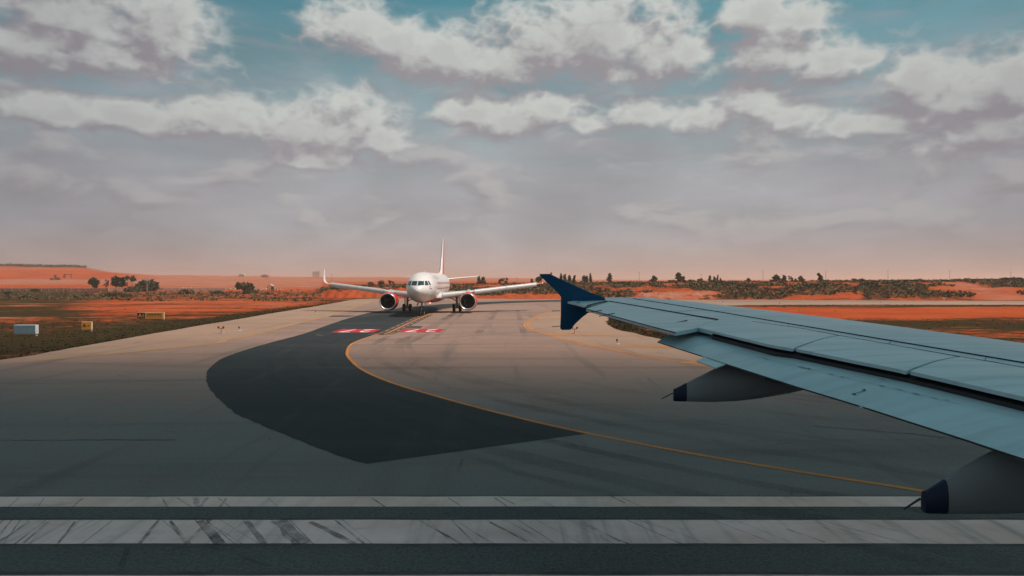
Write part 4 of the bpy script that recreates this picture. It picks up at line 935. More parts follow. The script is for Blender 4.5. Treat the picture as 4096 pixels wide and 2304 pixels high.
# seam and scuffs on the flap, number 2
sm = MB()
def flap_pt(px, py, up=.004):
    o = Wp(px, py, -.10 + .0)                                   # ray to the flap skin
    best = None
    d = Vector((o.x, o.y, o.z - CAM_H))
    for i in range(nF - 1):
        for j in range(3, 9):
            a, b, c, e = frs[i][j], frs[i + 1][j], frs[i + 1][j + 1], frs[i][j + 1]
            from mathutils.geometry import intersect_ray_tri
            for tri in ((a, b, c), (a, c, e)):
                h = intersect_ray_tri(tri[0], tri[1], tri[2], d, Vector((0, 0, CAM_H)), True)
                if h is not None and (best is None or h.length < best.length): best = h
    return (best if best is not None else o) + Vector((0, 0, up))
def z5(x, y): return (2500 + x / 1.614, 1300 + y / 1.614)
sl = [(610, 155), (900, 220), (1160, 275), (1350, 325), (1680, 398), (1980, 470), (2300, 545), (2560, 605)]
pts = [flap_pt(*z5(*p)) for p in sl]
for a, b in zip(pts, pts[1:]):
    n_ = Vector((0, .006, 0)); sm.add([a - n_, b - n_, b + n_, a + n_], [(0, 1, 2, 3)])
for x, y, l, w in ((905, 220, 50, 5), (1150, 278, 80, 8), (1190, 285, 24, 10), (1330, 320, 40, 6), (1400, 338, 36, 5), (1660, 396, 50, 6), (1770, 420, 60, 7), (1880, 448, 60, 8), (2000, 476, 50, 6), (845, 132, 30, 4), (1660, 355, 40, 5), (2080, 490, 40, 5)):
    a = [flap_pt(*z5(x + q * l / 2, y + q * l * .115 + e * w / 3.2), .006) for q, e in ((-1, 0), (-.4, -1), (.5, -1), (1, 0.2), (.4, 1), (-.5, .8))]
    sm.add(a, [tuple(range(6))])
wbuild(sm, 'seam', M['seam_grey'], flap)
c0 = flap_pt(*z5(1508, 438), .006); cx_ = (flap_pt(*z5(1560, 450), .006) - c0).normalized(); cn = (flap_pt(*z5(1490, 470), .006) - c0).cross(cx_).normalized()
if cn.z < 0: cn = -cn
cy_ = cn.cross(cx_)
Mx = Matrix((( cx_.x, cy_.x, cn.x, c0.x - 3), (cx_.y, cy_.y, cn.y, c0.y - 3), (cx_.z, cy_.z, cn.z, c0.z), (0, 0, 0, 1)))
text_mesh('2', 'number', M['wick'], Mx @ Matrix.Diagonal((0.62, 1.0, 1, 1)), 0.17, flap)
# wingtip fence in the vertical plane through the tip
TP = Wd((1490, 757))
def Fp(px, py, off=0.0):
    d = Vector(((px - CX) / FOC, 1.0, -(py - HOR) / FOC)); P0 = TP + OUTB * (0.03 + off); t = (P0 - Vector((0, 0, CAM_H))).dot(OUTB) / d.dot(OUTB)
    return Vector((0, 0, CAM_H)) + d * t
def cu(x, y): return (2100 + x / 5.5725, 1080 + y / 5.5725)
fo = [(318, 95), (330, 88), (536, 86), (560, 92), (800, 205), (1100, 340), (1500, 520), (1770, 612), (1800, 680), (1700, 800), (1480, 900), (1270, 1060), (1130, 1190), (1060, 1270), (1015, 1335), (820, 1338), (783, 1302), (797, 1000), (800, 600), (740, 520), (620, 400), (500, 290), (330, 128)]
fe = wbuild(MB().prism([Fp(*cu(*p)) for p in fo], OUTB * .07), 'wingtip_fence', M['fence_blue'], bevel=.02)
fe['label'] = 'dark blue wingtip fence'
def wick(a, b, dz, parent, r=.007):
    pa, pb = Wd(a, dz), Wd(b, dz - .02); wbuild(MB().tube(pa, pb, r, r * .8, 6), 'static_wick', M['wick'], parent)
def cud(x, y): p = cu(x, y); return (p[0] / 1.59006, p[1] / 1.59006)
for a, b, dz in (((1710, 900), (1410, 946), .01), ((1990, 965), (1650, 1031), .01), ((1215, 724), (1120, 733), .01), ((1455, 775), (1380, 792), .02), ((1465, 795), (1310, 850), .01)):
    wick(cud(*a), cud(*b), dz, wing)
wick((1728, 796 + 10), (1690, 814), .01, wing)
for a, b in (((785, 907), (600, 915)), ((785, 1252), (605, 1262))):
    wbuild(MB().tube(Fp(*cu(*a)), Fp(*cu(*b)), .006, .005, 6), 'static_wick', M['wick'], fe)
# flap track fairings hanging below the flap
def fairing(toppts, botpts, capx, wickpts, conv, wid, base_px, base_dz):
    P0 = Wp(*base_px, base_dz)
    def Q(px, py):
        d = Vector(((px - CX) / FOC, 1.0, -(py - HOR) / FOC)); t = P0.dot(OUTB) - 0; t = (P0 - Vector((0, 0, CAM_H))).dot(OUTB) / d.dot(OUTB); return Vector((0, 0, CAM_H)) + d * t
    T = [Q(*conv(*p)) for p in toppts]; Bt = [Q(*conv(*p)) for p in botpts]
    s_of = lambda p: (p - P0).dot(FWD)
    ts, tz = [s_of(p) for p in T], [p.z for p in T]; bs, bz = [s_of(p) for p in Bt], [p.z for p in Bt]
    cap = s_of(Q(*conv(*capx))); s0, s1 = min(ts[0], bs[0]), bs[-1]
    def ring(s):
        zt, zb = float(np.interp(s, ts, tz)), float(np.interp(s, bs, bz)); c = P0 + FWD * (s - s_of(P0)); f = min(1.0, .20 + (s - s0) * 1.0)
        w = wid * f; h = zt - zb; r = []
        for u, v in ((0, 1.0), (.35, .985), (.72, .84), (.95, .62), (1, .35), (.93, .12), (.6, .0), (0, -.01), (-.6, .0), (-.93, .12), (-1, .35), (-.95, .62), (-.72, .84), (-.35, .985)):
            p = Vector((c.x, c.y, zb + h * v)) + OUTB * (u * w); r.append(p)
        return r
    body = wbuild(MB().loft([ring(s) for s in np.linspace(cap, s1, 22)]), 'flap_fairing', M['fairing'], None, True)
    cr = [ring(s) for s in np.linspace(s0 + .03, cap - .004, 6)]
    cen = sum(cr[0], Vector()) / len(cr[0]); cr = [[cen + (p - cen) * .95 - FWD * .02 for p in cr[0]]] + cr
    wbuild(MB().loft(cr), 'fairing_cap', M['cap_blue'], body, True)
    wbuild(MB().tube(Q(*conv(*wickpts[0])), Q(*conv(*wickpts[1])), .007, .005, 6), 'static_wick', M['wick'], body)
z4 = lambda x, y: (2600 + x / 3.68, 1400 + y / 3.68)
fairing([(330, 590), (485, 508), (720, 390), (1115, 195), (2300, 120)], [(345, 735), (375, 752), (550, 751), (900, 755), (1250, 735), (1600, 690), (2000, 620), (2260, 563), (2600, 480)], (535, 600), ((335, 635), (165, 720)), z4, .15, z4(1115, 215), -.24)
z6 = lambda x, y: (3500 + x / 4.139, 1750 + y / 4.139)
fairing([(768, 935), (1000, 790), (1500, 480), (1990, 215), (3400, 60)], [(772, 1180), (830, 1240), (1175, 1240), (2000, 1215), (2467, 1185), (3000, 1120), (3500, 1030)], (1160, 900), ((755, 1008), (475, 1188)), z6, .15, z6(1990, 235), -.26)
# ------------------------------------------------------------------ taxiway signs
M['sign_yellow'] = pm('sign_yellow', (0.92, 0.37, 0.045), (0.86, 0.33, 0.04), 3, 0.5)
M['sign_black'] = pm('sign_black', (0.020, 0.030, 0.034), None, 3, 0.5)
M['sign_white'] = pm('sign_case_white', (0.62, 0.64, 0.65), (0.54, 0.56, 0.57), 2, 0.5)
M['sign_back'] = pm('sign_back_blue_grey', (0.22, 0.33, 0.39), (0.18, 0.29, 0.35), 3, 0.5)
M['frame_tan'] = pm('sign_frame', (0.74, 0.58, 0.42), None, 3, 0.5)
def sign_case(name, label, px0, px1, ytop, ybot, ybase, depth, mcase, group=None):
    Y = CAM_H * FOC / (ybase - HOR); k = Y / FOC; x0, x1 = (px0 - CX) * k, (px1 - CX) * k; zt, zb = CAM_H - (ytop - HOR) * k, CAM_H - (ybot - HOR) * k
    r = tag(empty(name, ((x0 + x1) / 2, Y, 0)), label, 'sign', group); w, h, zc = x1 - x0, zt - zb, (zt + zb) / 2
    MB().box((0, depth / 2, zc), (w, depth, h)).build('case', mcase, r, bevel=.015)
    for sx in (-1, 1):
        lg = MB().tube((sx * (w / 2 - .08), depth / 2, -.03), (sx * (w / 2 - .08), depth / 2, zb + .01), .035, n=8).build('leg', M['frame_tan'], r, True)
        MB().box((sx * (w / 2 - .08), depth / 2, .02), (.16, .16, .05)).build('foot', M['frame_tan'], lg)
    return r, w, h, zc
def face(r, nm, x0, x1, z0, z1, mat, y=-.006):
    return MB().box(((x0 + x1) / 2, y, (z0 + z1) / 2), (x1 - x0, .008, z1 - z0)).build(nm, mat, r)
def stext(r, s_, x, z, size, mat, y=-.0125, sx=1.0):
    return text_mesh(s_, 'character', mat, Matrix.Translation((x, y, z)) @ Matrix.Rotation(R(90), 4, 'X') @ Matrix.Diagonal((sx, 1, 1, 1)), size, r, 0.018)
r, w, h, zc = sign_case('taxiway_sign', 'wide low sign with black A1 panel beside yellow panel of dashed lines', 548, 655.6, 1249.4, 1275.3, 1279, .22, M['frame_tan'], 'taxiway signs on the left grass')
face(r, 'location_panel', -w / 2 + .03, -w / 2 + .95, zc - h / 2 + .03, zc + h / 2 - .03, M['sign_black'])
face(r, 'pattern_panel', -w / 2 + .97, w / 2 - .03, zc - h / 2 + .03, zc + h / 2 - .03, M['sign_yellow'])
stext(r, 'A', -w / 2 + .37, zc - .02, .66, M['sign_yellow']); stext(r, '1', -w / 2 + .74, zc - .02, .62, M['sign_yellow'])
for zz in (.20, .10): face(r, 'pattern_line', -.42, 1.30, zc + zz - .022, zc + zz + .022, M['sign_black'], -.013)
for zz in (-.04, -.14):
    for k in range(6): face(r, 'pattern_dash', -.42 + k * .318, -.42 + k * .318 + .14, zc + zz - .024, zc + zz + .024, M['sign_black'], -.013)
r, w, h, zc = sign_case('taxiway_sign', 'small square yellow sign reading A with a right arrow on two feet', 325.6, 366, 1287, 1319, 1324.5, .2, M['frame_tan'], 'taxiway signs on the left grass')
face(r, 'panel', -w / 2 + .03, w / 2 - .03, zc - h / 2 + .03, zc + h / 2 - .03, M['sign_yellow'])
stext(r, 'A', -.20, zc, .44, M['sign_black'])
MB().prism([(-.02, -.0105, zc - .018), (.20, -.0105, zc - .018), (.20, -.0105, zc - .07), (.31, -.0105, zc), (.20, -.0105, zc + .07), (.20, -.0105, zc + .018), (-.02, -.0105, zc + .018)], (0, -.004, 0)).build('arrow', M['sign_black'], r)
r, w, h, zc = sign_case('taxiway_sign', 'blank pale blue-grey back of a wide sign standing leftmost in the grass', 54, 142, 1300, 1336, 1343, .42, M['sign_white'], 'taxiway signs on the left grass')
face(r, 'back_panel', -w / 2 + .02, w / 2 - .02, zc - h / 2 + .02, zc + h / 2 - .02, M['sign_back'])

# ------------------------------------------------------------------ guard lights, edge lights, marker
M['lamp_orange'] = pm('lamp_housing_orange', (0.50, 0.16, 0.05), (0.42, 0.13, 0.045), 6, 0.5)
M['lens'] = pm('lamp_lens', (0.10, 0.06, 0.05), None, 6, 0.2)
M['concrete'] = pm('pale_concrete', (0.52, 0.47, 0.42), (0.44, 0.40, 0.36), 2, 0.85)
def guard_light(px, ybase, label):
    x, y = G(px, ybase); r = tag(empty('guard_light', (x, y, 0)), label, 'runway light', 'runway guard lights beside the taxiway')
    MB().box((0, 0, .02), (.5, .3, .05)).build('base', M['concrete'], r)
    MB().tube((0, 0, .04), (0, 0, .42), .025, n=8).build('post', M['lamp_orange'], r, True)
    MB().box((0, 0, .42), (.42, .06, .05)).build('crossbar', M['lamp_orange'], r)
    for s in (-1, 1):
        hd = MB().lathe([(-.10, .085), (-.02, .095), (.08, .07), (.12, .02)], (s * .22, 0, .53), n=12).build('lamp_head', M['lamp_orange'], r, True)
        MB().lathe([(-.103, .005), (-.10, .075)], (s * .22, 0, .53), n=12).build('lens', M['lens'], hd)
        MB().prism([(s * .22 - .09, -.2, .62), (s * .22 + .09, -.2, .62), (s * .22 + .09, 0, .63), (s * .22 - .09, 0, .63)], (0, 0, .012)).build('visor', M['lamp_orange'], hd)
guard_light(885, 1333, 'two-headed orange guard light on the tan shoulder left of the dark asphalt')
guard_light(2298, 1335, 'two-headed orange guard light standing under the blue wingtip fence')
def edge_light(px, ybase, label, kind='edge'):
    x, y = G(px, ybase); r = tag(empty('edge_light', (x, y, 0)), label, 'taxiway light', 'taxiway edge lights')
    MB().lathe([(0, .001), (0, .24), (.03, .22), (.035, .001)], (0, 0, .001), 'z', 14).build('base_plate', M['concrete'], r)
    MB().tube((0, 0, .03), (0, 0, .24), .028, n=8).build('stem', M['lamp_orange'], r, True)
    MB().lathe([(.22, .05), (.26, .075), (.34, .07), (.39, .03), (.40, .002)], (0, 0, 0), 'z', 12).build('dome', M['lens'], r, True)
for px, yb, lb in ((956, 1322, 'small edge light on the tan shoulder just right of a guard light'), (1262, 1253, 'small edge light on the shoulder left of the faded yellow line'),
                   (2468, 1376, 'small edge light right of the curved double yellow line, below the wing'), (2891, 1212, 'small edge light on the far taxiway edge right behind the wing'),
                   (3523, 1214, 'small edge light on the far taxiway edge towards the right frame edge'), (3118, 1219, 'small edge light on the near rim of the far taxiway, above the red field')):
    edge_light(px, yb, lb)
x, y = G(3776, 1201.0); y = float(far_edge(x)) + 1.0; x = (3776 - CX) / FOC * y
mk = tag(empty('marker_post', (x, y, 0)), 'short white marker post at the foot of the bank, far right', 'marker')
MB().box((0, 0, .36), (.30, .12, .72)).build('board', M['sign_white'], mk, bevel=.01); MB().box((0, 0, .0), (.42, .2, .12)).build('base', M['concrete'], mk)
x = (3210 - CX) / FOC * 171; y = float(far_edge(x)) + .8; x = (3210 - CX) / FOC * y
mk = tag(empty('marker_post', (x, y, 0)), 'low yellow marker post at the foot of the green bank', 'marker')
MB().box((0, 0, .25), (.2, .1, .5)).build('board', M['sign_yellow'], mk, bevel=.01); MB().box((0, 0, 0), (.3, .2, .1)).build('base', M['concrete'], mk)

# ------------------------------------------------------------------ boundary walls
M['wall_brown'] = pm('stained_concrete', (0.30, 0.20, 0.16), (0.23, 0.155, 0.125), 1.2, 0.9, bump=.2)
M['wall_post'] = pm('post_concrete', (0.42, 0.29, 0.24), (0.34, 0.24, 0.2), 1.5, 0.9)
M['wall_pale'] = pm('limewashed_wall', (0.56, 0.44, 0.37), (0.46, 0.36, 0.30), 0.8, 0.9, bump=.2)
def wall(label, px0, px1, Y, h, mats, step, zbase=None):
    x0, x1 = (px0 - CX) / FOC * Y, (px1 - CX) / FOC * Y; n = max(2, int(round((x1 - x0) / step))); st = (x1 - x0) / n
    r = tag(empty('boundary_wall', (x0, Y, 0)), label, 'wall'); pn = po = None
    for k in range(n + 1):
        z = zbase if zbase is not None else terrain_z(x0 + k * st, Y)
        if po is None: o = po = MB().box((0, 0, h / 2), (.28, .28, h + .6)).build('post', mats[1], r, bevel=.02)
        else: o = po.copy(); C.objects.link(o)
        o.location = (k * st, -.06, z + .05)
        if k < n:
            if pn is None: o = pn = MB().box((0, 0, h / 2 - .1), (st - .3, .12, h + .2)).build('panel', mats[0], r, bevel=.02)
            else: o = pn.copy(); C.objects.link(o)
            o.location = ((k + .5) * st, 0, z - .03 + .05 * rnd.random())
wall('low brown concrete panel wall with posts crossing the scrub at far left', -160, 432, 302, 1.35, (M['wall_brown'], M['wall_post']), 3.2, 0.0)
wall('pale limewashed wall running on from the trees behind the scrub at left', 436, 900, 310, 1.15, (M['wall_pale'], M['wall_pale']), 3.4, 0.25)
wall('dark concrete wall with posts on top of the bank at far right', 3878, 4330, 285, 1.1, (M['wall_brown'], M['wall_post']), 3.0)

# ------------------------------------------------------------------ plants
M['leaf'] = leaf_mat('dusty_leaf', (0.050, 0.068, 0.036), (0.082, 0.088, 0.046), (0.125, 0.086, 0.050))
M['leaf_dark'] = leaf_mat('dark_leaf', (0.034, 0.056, 0.036), (0.056, 0.074, 0.044), (0.080, 0.076, 0.044))
M['leaf_red'] = leaf_mat('dust_red_leaf', (0.16, 0.066, 0.036), (0.20, 0.085, 0.042), (0.10, 0.072, 0.038))
M['scrub'] = leaf_mat('scrub_leaf', (0.085, 0.082, 0.044), (0.130, 0.104, 0.054), (0.21, 0.105, 0.056))
M['dry'] = leaf_mat('dry_grass', (0.032, 0.032, 0.017), (0.048, 0.038, 0.020), (0.070, 0.040, 0.022))
M['bark'] = pm('bark', (0.20, 0.14, 0.105), (0.14, 0.10, 0.075), 5, 0.9)
M['bark_pale'] = pm('pale_bark', (0.42, 0.34, 0.28), (0.32, 0.25, 0.2), 5, 0.9)
nprs = np.random.RandomState(11)
def leaf_quads(P, size, rs, flat=0.0):
    n = len(P); a = rs.normal(size=(n, 3)); a[:, 2] *= (1 - flat); a /= np.linalg.norm(a, axis=1)[:, None]
    b = rs.normal(size=(n, 3)); b -= a * (a * b).sum(1)[:, None]; b /= np.linalg.norm(b, axis=1)[:, None]
    s = (size * (0.55 + 0.9 * rs.rand(n)))[:, None]
    V = np.stack([P - a * s, P + b * s * .45, P + a * s, P - b * s * .45], 1).reshape(-1, 3)
    return V, np.arange(4 * n).reshape(n, 4)
def plant(name, kind, x, y, z, H, Wd_, label, cat, group, seed, mat='leaf', lean=0.0):
    rs = np.random.RandomState(seed); r = tag(empty(name, (x, y, z)), label, cat, group)
    lobes = []
    if kind == 'slender':
        nl = 9
        for k in range(nl):
            t = (k + .5) / nl; zz = H * (.20 + .78 * t); rad = Wd_ * .5 * (1.0 - .72 * t ** 1.5) * (.65 + .5 * rs.rand())
            lobes.append((lean * H * t * t + (rs.rand() - .5) * Wd_ * .45 * (1 - t * .6), (rs.rand() - .5) * Wd_ * .5, zz, rad, H * .085))
        dens = 70
    elif kind == 'round':
        for k in range(11):
            t = rs.rand(); an = rs.rand() * 6.28; rr_ = Wd_ * .33 * math.sqrt(rs.rand()); lobes.append((rr_ * math.cos(an) + lean * H * t, rr_ * math.sin(an), H * (.42 + .46 * t), Wd_ * (.17 + .12 * rs.rand()), H * .13))
        dens = 75
    elif kind == 'bush':
        for k in range(11):
            an = rs.rand() * 6.28; rr_ = Wd_ * .38 * math.sqrt(rs.rand()); lobes.append((rr_ * math.cos(an), rr_ * math.sin(an), H * (.22 + .52 * rs.rand() * (1 - .9 * (rr_ / (Wd_ * .5)) ** 2)), Wd_ * (.14 + .10 * rs.rand()), H * (.18 + .1 * rs.rand())))
        dens = 75
    else:                                                        # sparse, wind-bent
        for k in range(9):
            t = (k + 1) / 9; lobes.append(((rs.rand() - .5) * Wd_ * .8 + lean * H * t, (rs.rand() - .5) * Wd_ * .6, H * (.25 + .7 * rs.rand()), Wd_ * .12, H * .08))
        dens = 34
    tb = MB(); nb = 2 if kind in ('round', 'slender') else 3
    th = max(.05, H * .022)
    for q in range(nb if kind != 'slender' else 1):
        bx = (q - (nb - 1) / 2) * Wd_ * .08 if nb > 1 and kind != 'slender' else 0
        top = lobes[-1 - q]; tb.tube((bx, 0, -.4), (bx * 1.5 + top[0] * .4, top[1] * .4, H * .45), th, th * .65, 6); tb.tube((bx * 1.5 + top[0] * .4, top[1] * .4, H * .45), (top[0], top[1], min(top[2] + H * .05, H * .95)), th * .65, th * .2, 5)
    for lb in lobes[::2]:
        zb = lb[2] * .55; tb.tube((lb[0] * .25, lb[1] * .25, zb), (lb[0], lb[1], lb[2]), th * .4, th * .12, 4, False)
    tb.build('trunk' if kind != 'bush' else 'stems', M['bark_pale'] if kind == 'round' else M['bark'], r)
    P = []
    for lx, ly, lz, lr, lh in lobes:
        n = int(dens * (.8 + .4 * rs.rand())); d = rs.normal(size=(n, 3)); d /= np.linalg.norm(d, axis=1)[:, None]; q = d * (rs.rand(n, 1) ** .45)
        P.append(np.stack([lx + q[:, 0] * lr, ly + q[:, 1] * lr, lz + q[:, 2] * lh], 1))
    P = np.concatenate(P); P[:, 2] = np.clip(P[:, 2], .05, H)
    V, F = leaf_quads(P, max(.2, .11 * Wd_ + .025 * H), rs)
    fast_mesh('crown' if kind != 'bush' else 'foliage', V, F, M[mat], r)
    return r
ORD = ['first', 'second', 'third', 'fourth', 'fifth', 'sixth', 'seventh', 'eighth', 'ninth', 'tenth', 'eleventh', 'twelfth', 'thirteenth', 'fourteenth', 'fifteenth', 'sixteenth', 'seventeenth', 'eighteenth', 'nineteenth', 'twentieth', 'twenty-first', 'twenty-second', 'twenty-third', 'twenty-fourth', 'twenty-fifth', 'twenty-sixth']
def put(px, ytop, w_px, D, kind, label, cat, group, seed, mat='leaf', lean=0.0, name=None):
    x = (px - CX) / FOC * D; z = terrain_z(x, D); H = CAM_H - (ytop - HOR) / FOC * D - z; Wm = w_px / FOC * D * 1.22
    nm = name or ('tree' if cat == 'tree' else 'bush')
    return plant(nm, kind, x, D, z - .05, max(H, .5), Wm, label, cat, group, seed, mat, lean)
# trees on the bank right of the blue wingtip, left to right
bank = [(2244, 1094, 12, 'slender', 'leaf', 0), (2259, 1097, 17, 'slender', 'leaf', 0), (2279, 1101, 19, 'slender', 'leaf', 0), (2294, 1101, 13, 'slender', 'leaf', .15), (2334, 1103, 20, 'slender', 'leaf', 0), (2346, 1104, 17, 'slender', 'leaf', 0),
        (2361, 1092, 11, 'slender', 'leaf', 0), (2437, 1093, 20, 'slender', 'leaf', .08), (2614, 1104, 27, 'slender', 'leaf', .1), (2716, 1091, 26, 'slender', 'leaf', -.05), (2736, 1106, 13, 'slender', 'leaf', 0), (2800, 1112, 18, 'round', 'leaf', 0), (2841, 1102, 13, 'slender', 'leaf_red', -.05),
        (2856, 1106, 14, 'slender', 'leaf', .05), (2870, 1099, 8, 'slender', 'leaf', .05), (2882, 1113, 12, 'slender', 'leaf_red', 0), (2994, 1113, 18, 'slender', 'leaf', 0), (3106, 1100, 30, 'slender', 'leaf_dark', -.05), (3136, 1101, 18, 'slender', 'leaf_dark', 0), (3163, 1104, 18, 'sparse', 'leaf_red', 0),
        (3183, 1114, 13, 'slender', 'leaf', 0), (3204, 1105, 23, 'slender', 'leaf_dark', 0), (3284, 1093, 22, 'slender', 'leaf', -.28), (3417, 1112, 14, 'round', 'leaf', 0), (3441, 1114, 20, 'round', 'leaf', .1), (3863, 1112, 17, 'sparse', 'leaf', 0)]
desc = {'slender': 'slender dusty tree', 'round': 'rounded small tree', 'sparse': 'sparse bare-looking tree'}
for i, (px, yt, w, kd, mt, ln) in enumerate(bank):
    put(px, yt, w, 258 + (i * 37 % 22), kd, f'{desc[kd]} on the bank skyline, {ORD[i]} tree right of the wingtip fence', 'tree', 'trees along the bank', 100 + i, mt, ln)
mid = [(1483, 1128, 18, 'round', 'leaf'), (1526, 1122, 25, 'round', 'leaf_red'), (1563, 1122, 20, 'sparse', 'leaf_red'), (1915, 1104, 16, 'slender', 'leaf'), (1932, 1108, 20, 'slender', 'leaf'), (2013, 1114, 34, 'sparse', 'leaf_red'), (2127, 1115, 13, 'slender', 'leaf_red'), (2155, 1105, 25, 'round', 'leaf'), (2204, 1090, 11, 'slender', 'leaf')]
for i, (px, yt, w, kd, mt) in enumerate(mid):
    if i < 3: lb = f'small dusty tree on the skyline left of the airliner fuselage, {ORD[i]} of three'
    else: lb = f'{desc[kd]} behind the airliner\'s right-hand wing, {ORD[i - 3]} of six before the wingtip fence'
    put(px, yt, w, 262 + i * 3, kd, lb, 'tree', 'trees along the bank', 200 + i, mt)
for px, yt, w, D, kd, mt, ln, lb in ((375, 1110, 34, 296, 'round', 'leaf_dark', 0, 'dark oval-crowned tree, leftmost of the trees by the panel wall'), (425, 1119, 16, 318, 'sparse', 'leaf_red', 0, 'thin reddish sapling between the two dark trees at left'),
                                     (469, 1103, 42, 290, 'round', 'leaf_dark', .05, 'tall dark tree on two pale trunks where the brown wall ends'), (522, 1107, 44, 296, 'sparse', 'leaf', -.18, 'wind-bent straggly tree right of the tree with pale trunks')):
    put(px, yt, w, D, kd, lb, 'tree', 'trees by the left wall', 300 + px, mt, ln)
bl = [(588, 1113, 66, 306, 'leaf_dark', 'wide dark dome-shaped bush behind the thin white pole at left'), (530, 1143, 52, 292, 'leaf', 'low bush at the foot of the wind-bent tree'), (980, 1121, 58, 300, 'leaf_dark', 'large dark bush alone on the skyline left of the small hut'),
      (41, 1162, 34, 236, 'leaf_dark', 'dark bush at the far left edge in front of the brown wall'), (144, 1152, 30, 288, 'leaf_dark', 'dark bush growing against the brown panel wall'), (100, 1188, 44, 190, 'leaf', 'low bush in the scrub below the far left wall'), (352, 1176, 44, 215, 'leaf', 'low bush in the scrub below the leftmost tree'),
      (462, 1172, 60, 214, 'leaf', 'broad low bush in the scrub below the pale-trunked tree'), (510, 1178, 46, 204, 'leaf', 'broad low bush above the orange bare earth at left'), (748, 1157, 52, 246, 'scrub', 'brownish bush in the scrub below the pale wall'), (870, 1163, 40, 238, 'leaf', 'small dark bush midway between the pale wall and orange earth'),
      (1006, 1160, 54, 246, 'leaf', 'broad low bush below the large dark skyline bush'), (1071, 1170, 40, 230, 'scrub', 'low brown bush in the scrub below the small hut'), (905, 1171, 22, 222, 'leaf_red', 'small reddish bush on the orange earth left of centre'), (3400, 1121, 22, 262, 'leaf_dark', 'dark bush at the left foot of a pair of small rounded trees'),
      (3836, 1113, 25, 268, 'leaf_dark', 'dark round bush standing on the far right skyline'), (2688, 1117, 28, 264, 'leaf', 'bush on the skyline just left of the largest bank tree'), (2768, 1117, 34, 266, 'leaf', 'wide bush on the skyline right of the largest bank tree'), (3300, 1131, 40, 255, 'leaf', 'low bush at the foot of the strongly leaning tree'),
      (3240, 1163, 70, 205, 'leaf_dark', 'broad dark bush midway up the green bank'), (3010, 1160, 60, 210, 'leaf', 'grey-green bush on the bank above the far taxiway'), (3470, 1164, 74, 206, 'leaf_dark', 'dark bush low on the bank left of the red gully'), (4060, 1140, 90, 232, 'leaf_dark', 'large dark bush on the bank at the right frame edge'), (3800, 1142, 46, 235, 'leaf_dark', 'dark bush at the head of the red erosion gully'),
      (2905, 1150, 70, 224, 'leaf_dark', 'dark bush patch on the bank left of the grey-green bush'), (2480, 1140, 60, 240, 'leaf', 'bush on the bank above the orange cut face'), (3640, 1150, 60, 225, 'leaf', 'bush on the bank between dark bushes and red gully')]
for i, (px, yt, w, D, mt, lb) in enumerate(bl): put(px, yt, w, D, 'bush', lb, 'bush', 'bushes in the scrub', 400 + i, mt)

# ground cover nobody could count: scrub on the bank and the waste land, grass on the fields
def cover(name, label, cat, N_, pick, per, size, rad, hgt, mat, seed, flat=0.0):
    rs = np.random.RandomState(seed); pts = []
    while len(pts) < N_:
        x, y, k = pick(rs)
        if x is None: continue
        pts.append((x, y, terrain_z(x, y) if k is None else k))
    pts = np.array(pts); sc_ = .5 + rs.rand(len(pts)) * 1.0
    P = np.repeat(pts, per, 0); s = np.repeat(sc_, per); d = rs.normal(size=(len(P), 3)); d /= np.linalg.norm(d, axis=1)[:, None]; d *= rs.rand(len(P), 1) ** .5
    P = P + np.stack([d[:, 0] * rad * s, d[:, 1] * rad * s, hgt * .5 * s * (1 + d[:, 2])], 1)
    V, F = leaf_quads(P, size * s, rs, flat)
    return stuff(fast_mesh(name, V, F, M[mat]), label, cat)
def in_poly(x, y, P):
    c = False; j = len(P) - 1
    for i in range(len(P)):
        if (P[i][1] > y) != (P[j][1] > y) and x < (P[j][0] - P[i][0]) * (y - P[i][1]) / (P[j][1] - P[i][1]) + P[i][0]: c = not c
        j = i
    return c
def bare(px, y, e):                                              # bare earth: cut faces and the gully
    if 1250 < px < 1760 and y < e + 17: return True
    if 2530 < px < 2880 and y < e + 20: return True
    if 2010 < px < 2340 and y < e + 9: return True
    g = 3730 + (e + 70 - y) * 4.4; return abs(px - g) < 40 + 1.2 * max(0, e + 70 - y) * .8
def pick_bank(rs):
    px = 1280 + rs.rand() * 2900; D = 172 + rs.rand() ** 1.2 * 130; x = (px - CX) / FOC * D; e = float(far_edge(x))
    if D < e + 2.5 or bare(px, D, e) or mnoise.fractal(Vector((x * .055, D * .055, 1.0)), 1, 2, 4) > .22: return None, 0, 0
    return x, D, None
def pick_waste(rs):
    px = -120 + rs.rand() * 1420; D = 160 + rs.rand() * 145; x = (px - CX) / FOC * D
    if x > -43 or mnoise.fractal(Vector((x * .03, D * .09, 5.0)), 1, 2, 4) > .02 + .25 * (D > 185): return None, 0, 0
    return x, D, None
cover('scrub', 'grey-green scrub covering the bank beyond the far taxiway', 'scrub', 4600, pick_bank, 9, .36, .7, .6, 'scrub', 21)
cover('scrub', 'dusty low scrub on the waste land at left', 'scrub', 800, pick_waste, 8, .28, .65, .45, 'scrub', 22)
lex = [p.y for p in le if p.y > 34]; lxx = [p.x for p in le if p.y > 34]
def pick_left(rs):
    D = 36 + rs.rand() * 134; x = float(np.interp(D, lex, lxx)) - .1 - rs.rand() ** 2.2 * 50
    if D > 86 and rs.rand() > .03 and x < float(np.interp(D, lex, lxx)) - 5: return None, 0, 0
    return x, D, -.03
def pick_isl(rs):
    if rs.rand() < .5:
        p = islc[rs.randint(len(islc))]; x, y = p[0] + rs.rand() * 2.5 - .3, p[1] + (rs.rand() - .5) * 2
    else: x, y = 10 + rs.rand() * 110, 40 + rs.rand() * 98
    if y > 140 or y < 36 or x > 130 or not in_poly(x, y, islc): return None, 0, 0
    if 86 < y < 124 and x > 20 and rs.rand() > .03: return None, 0, 0
    return x, y, .03
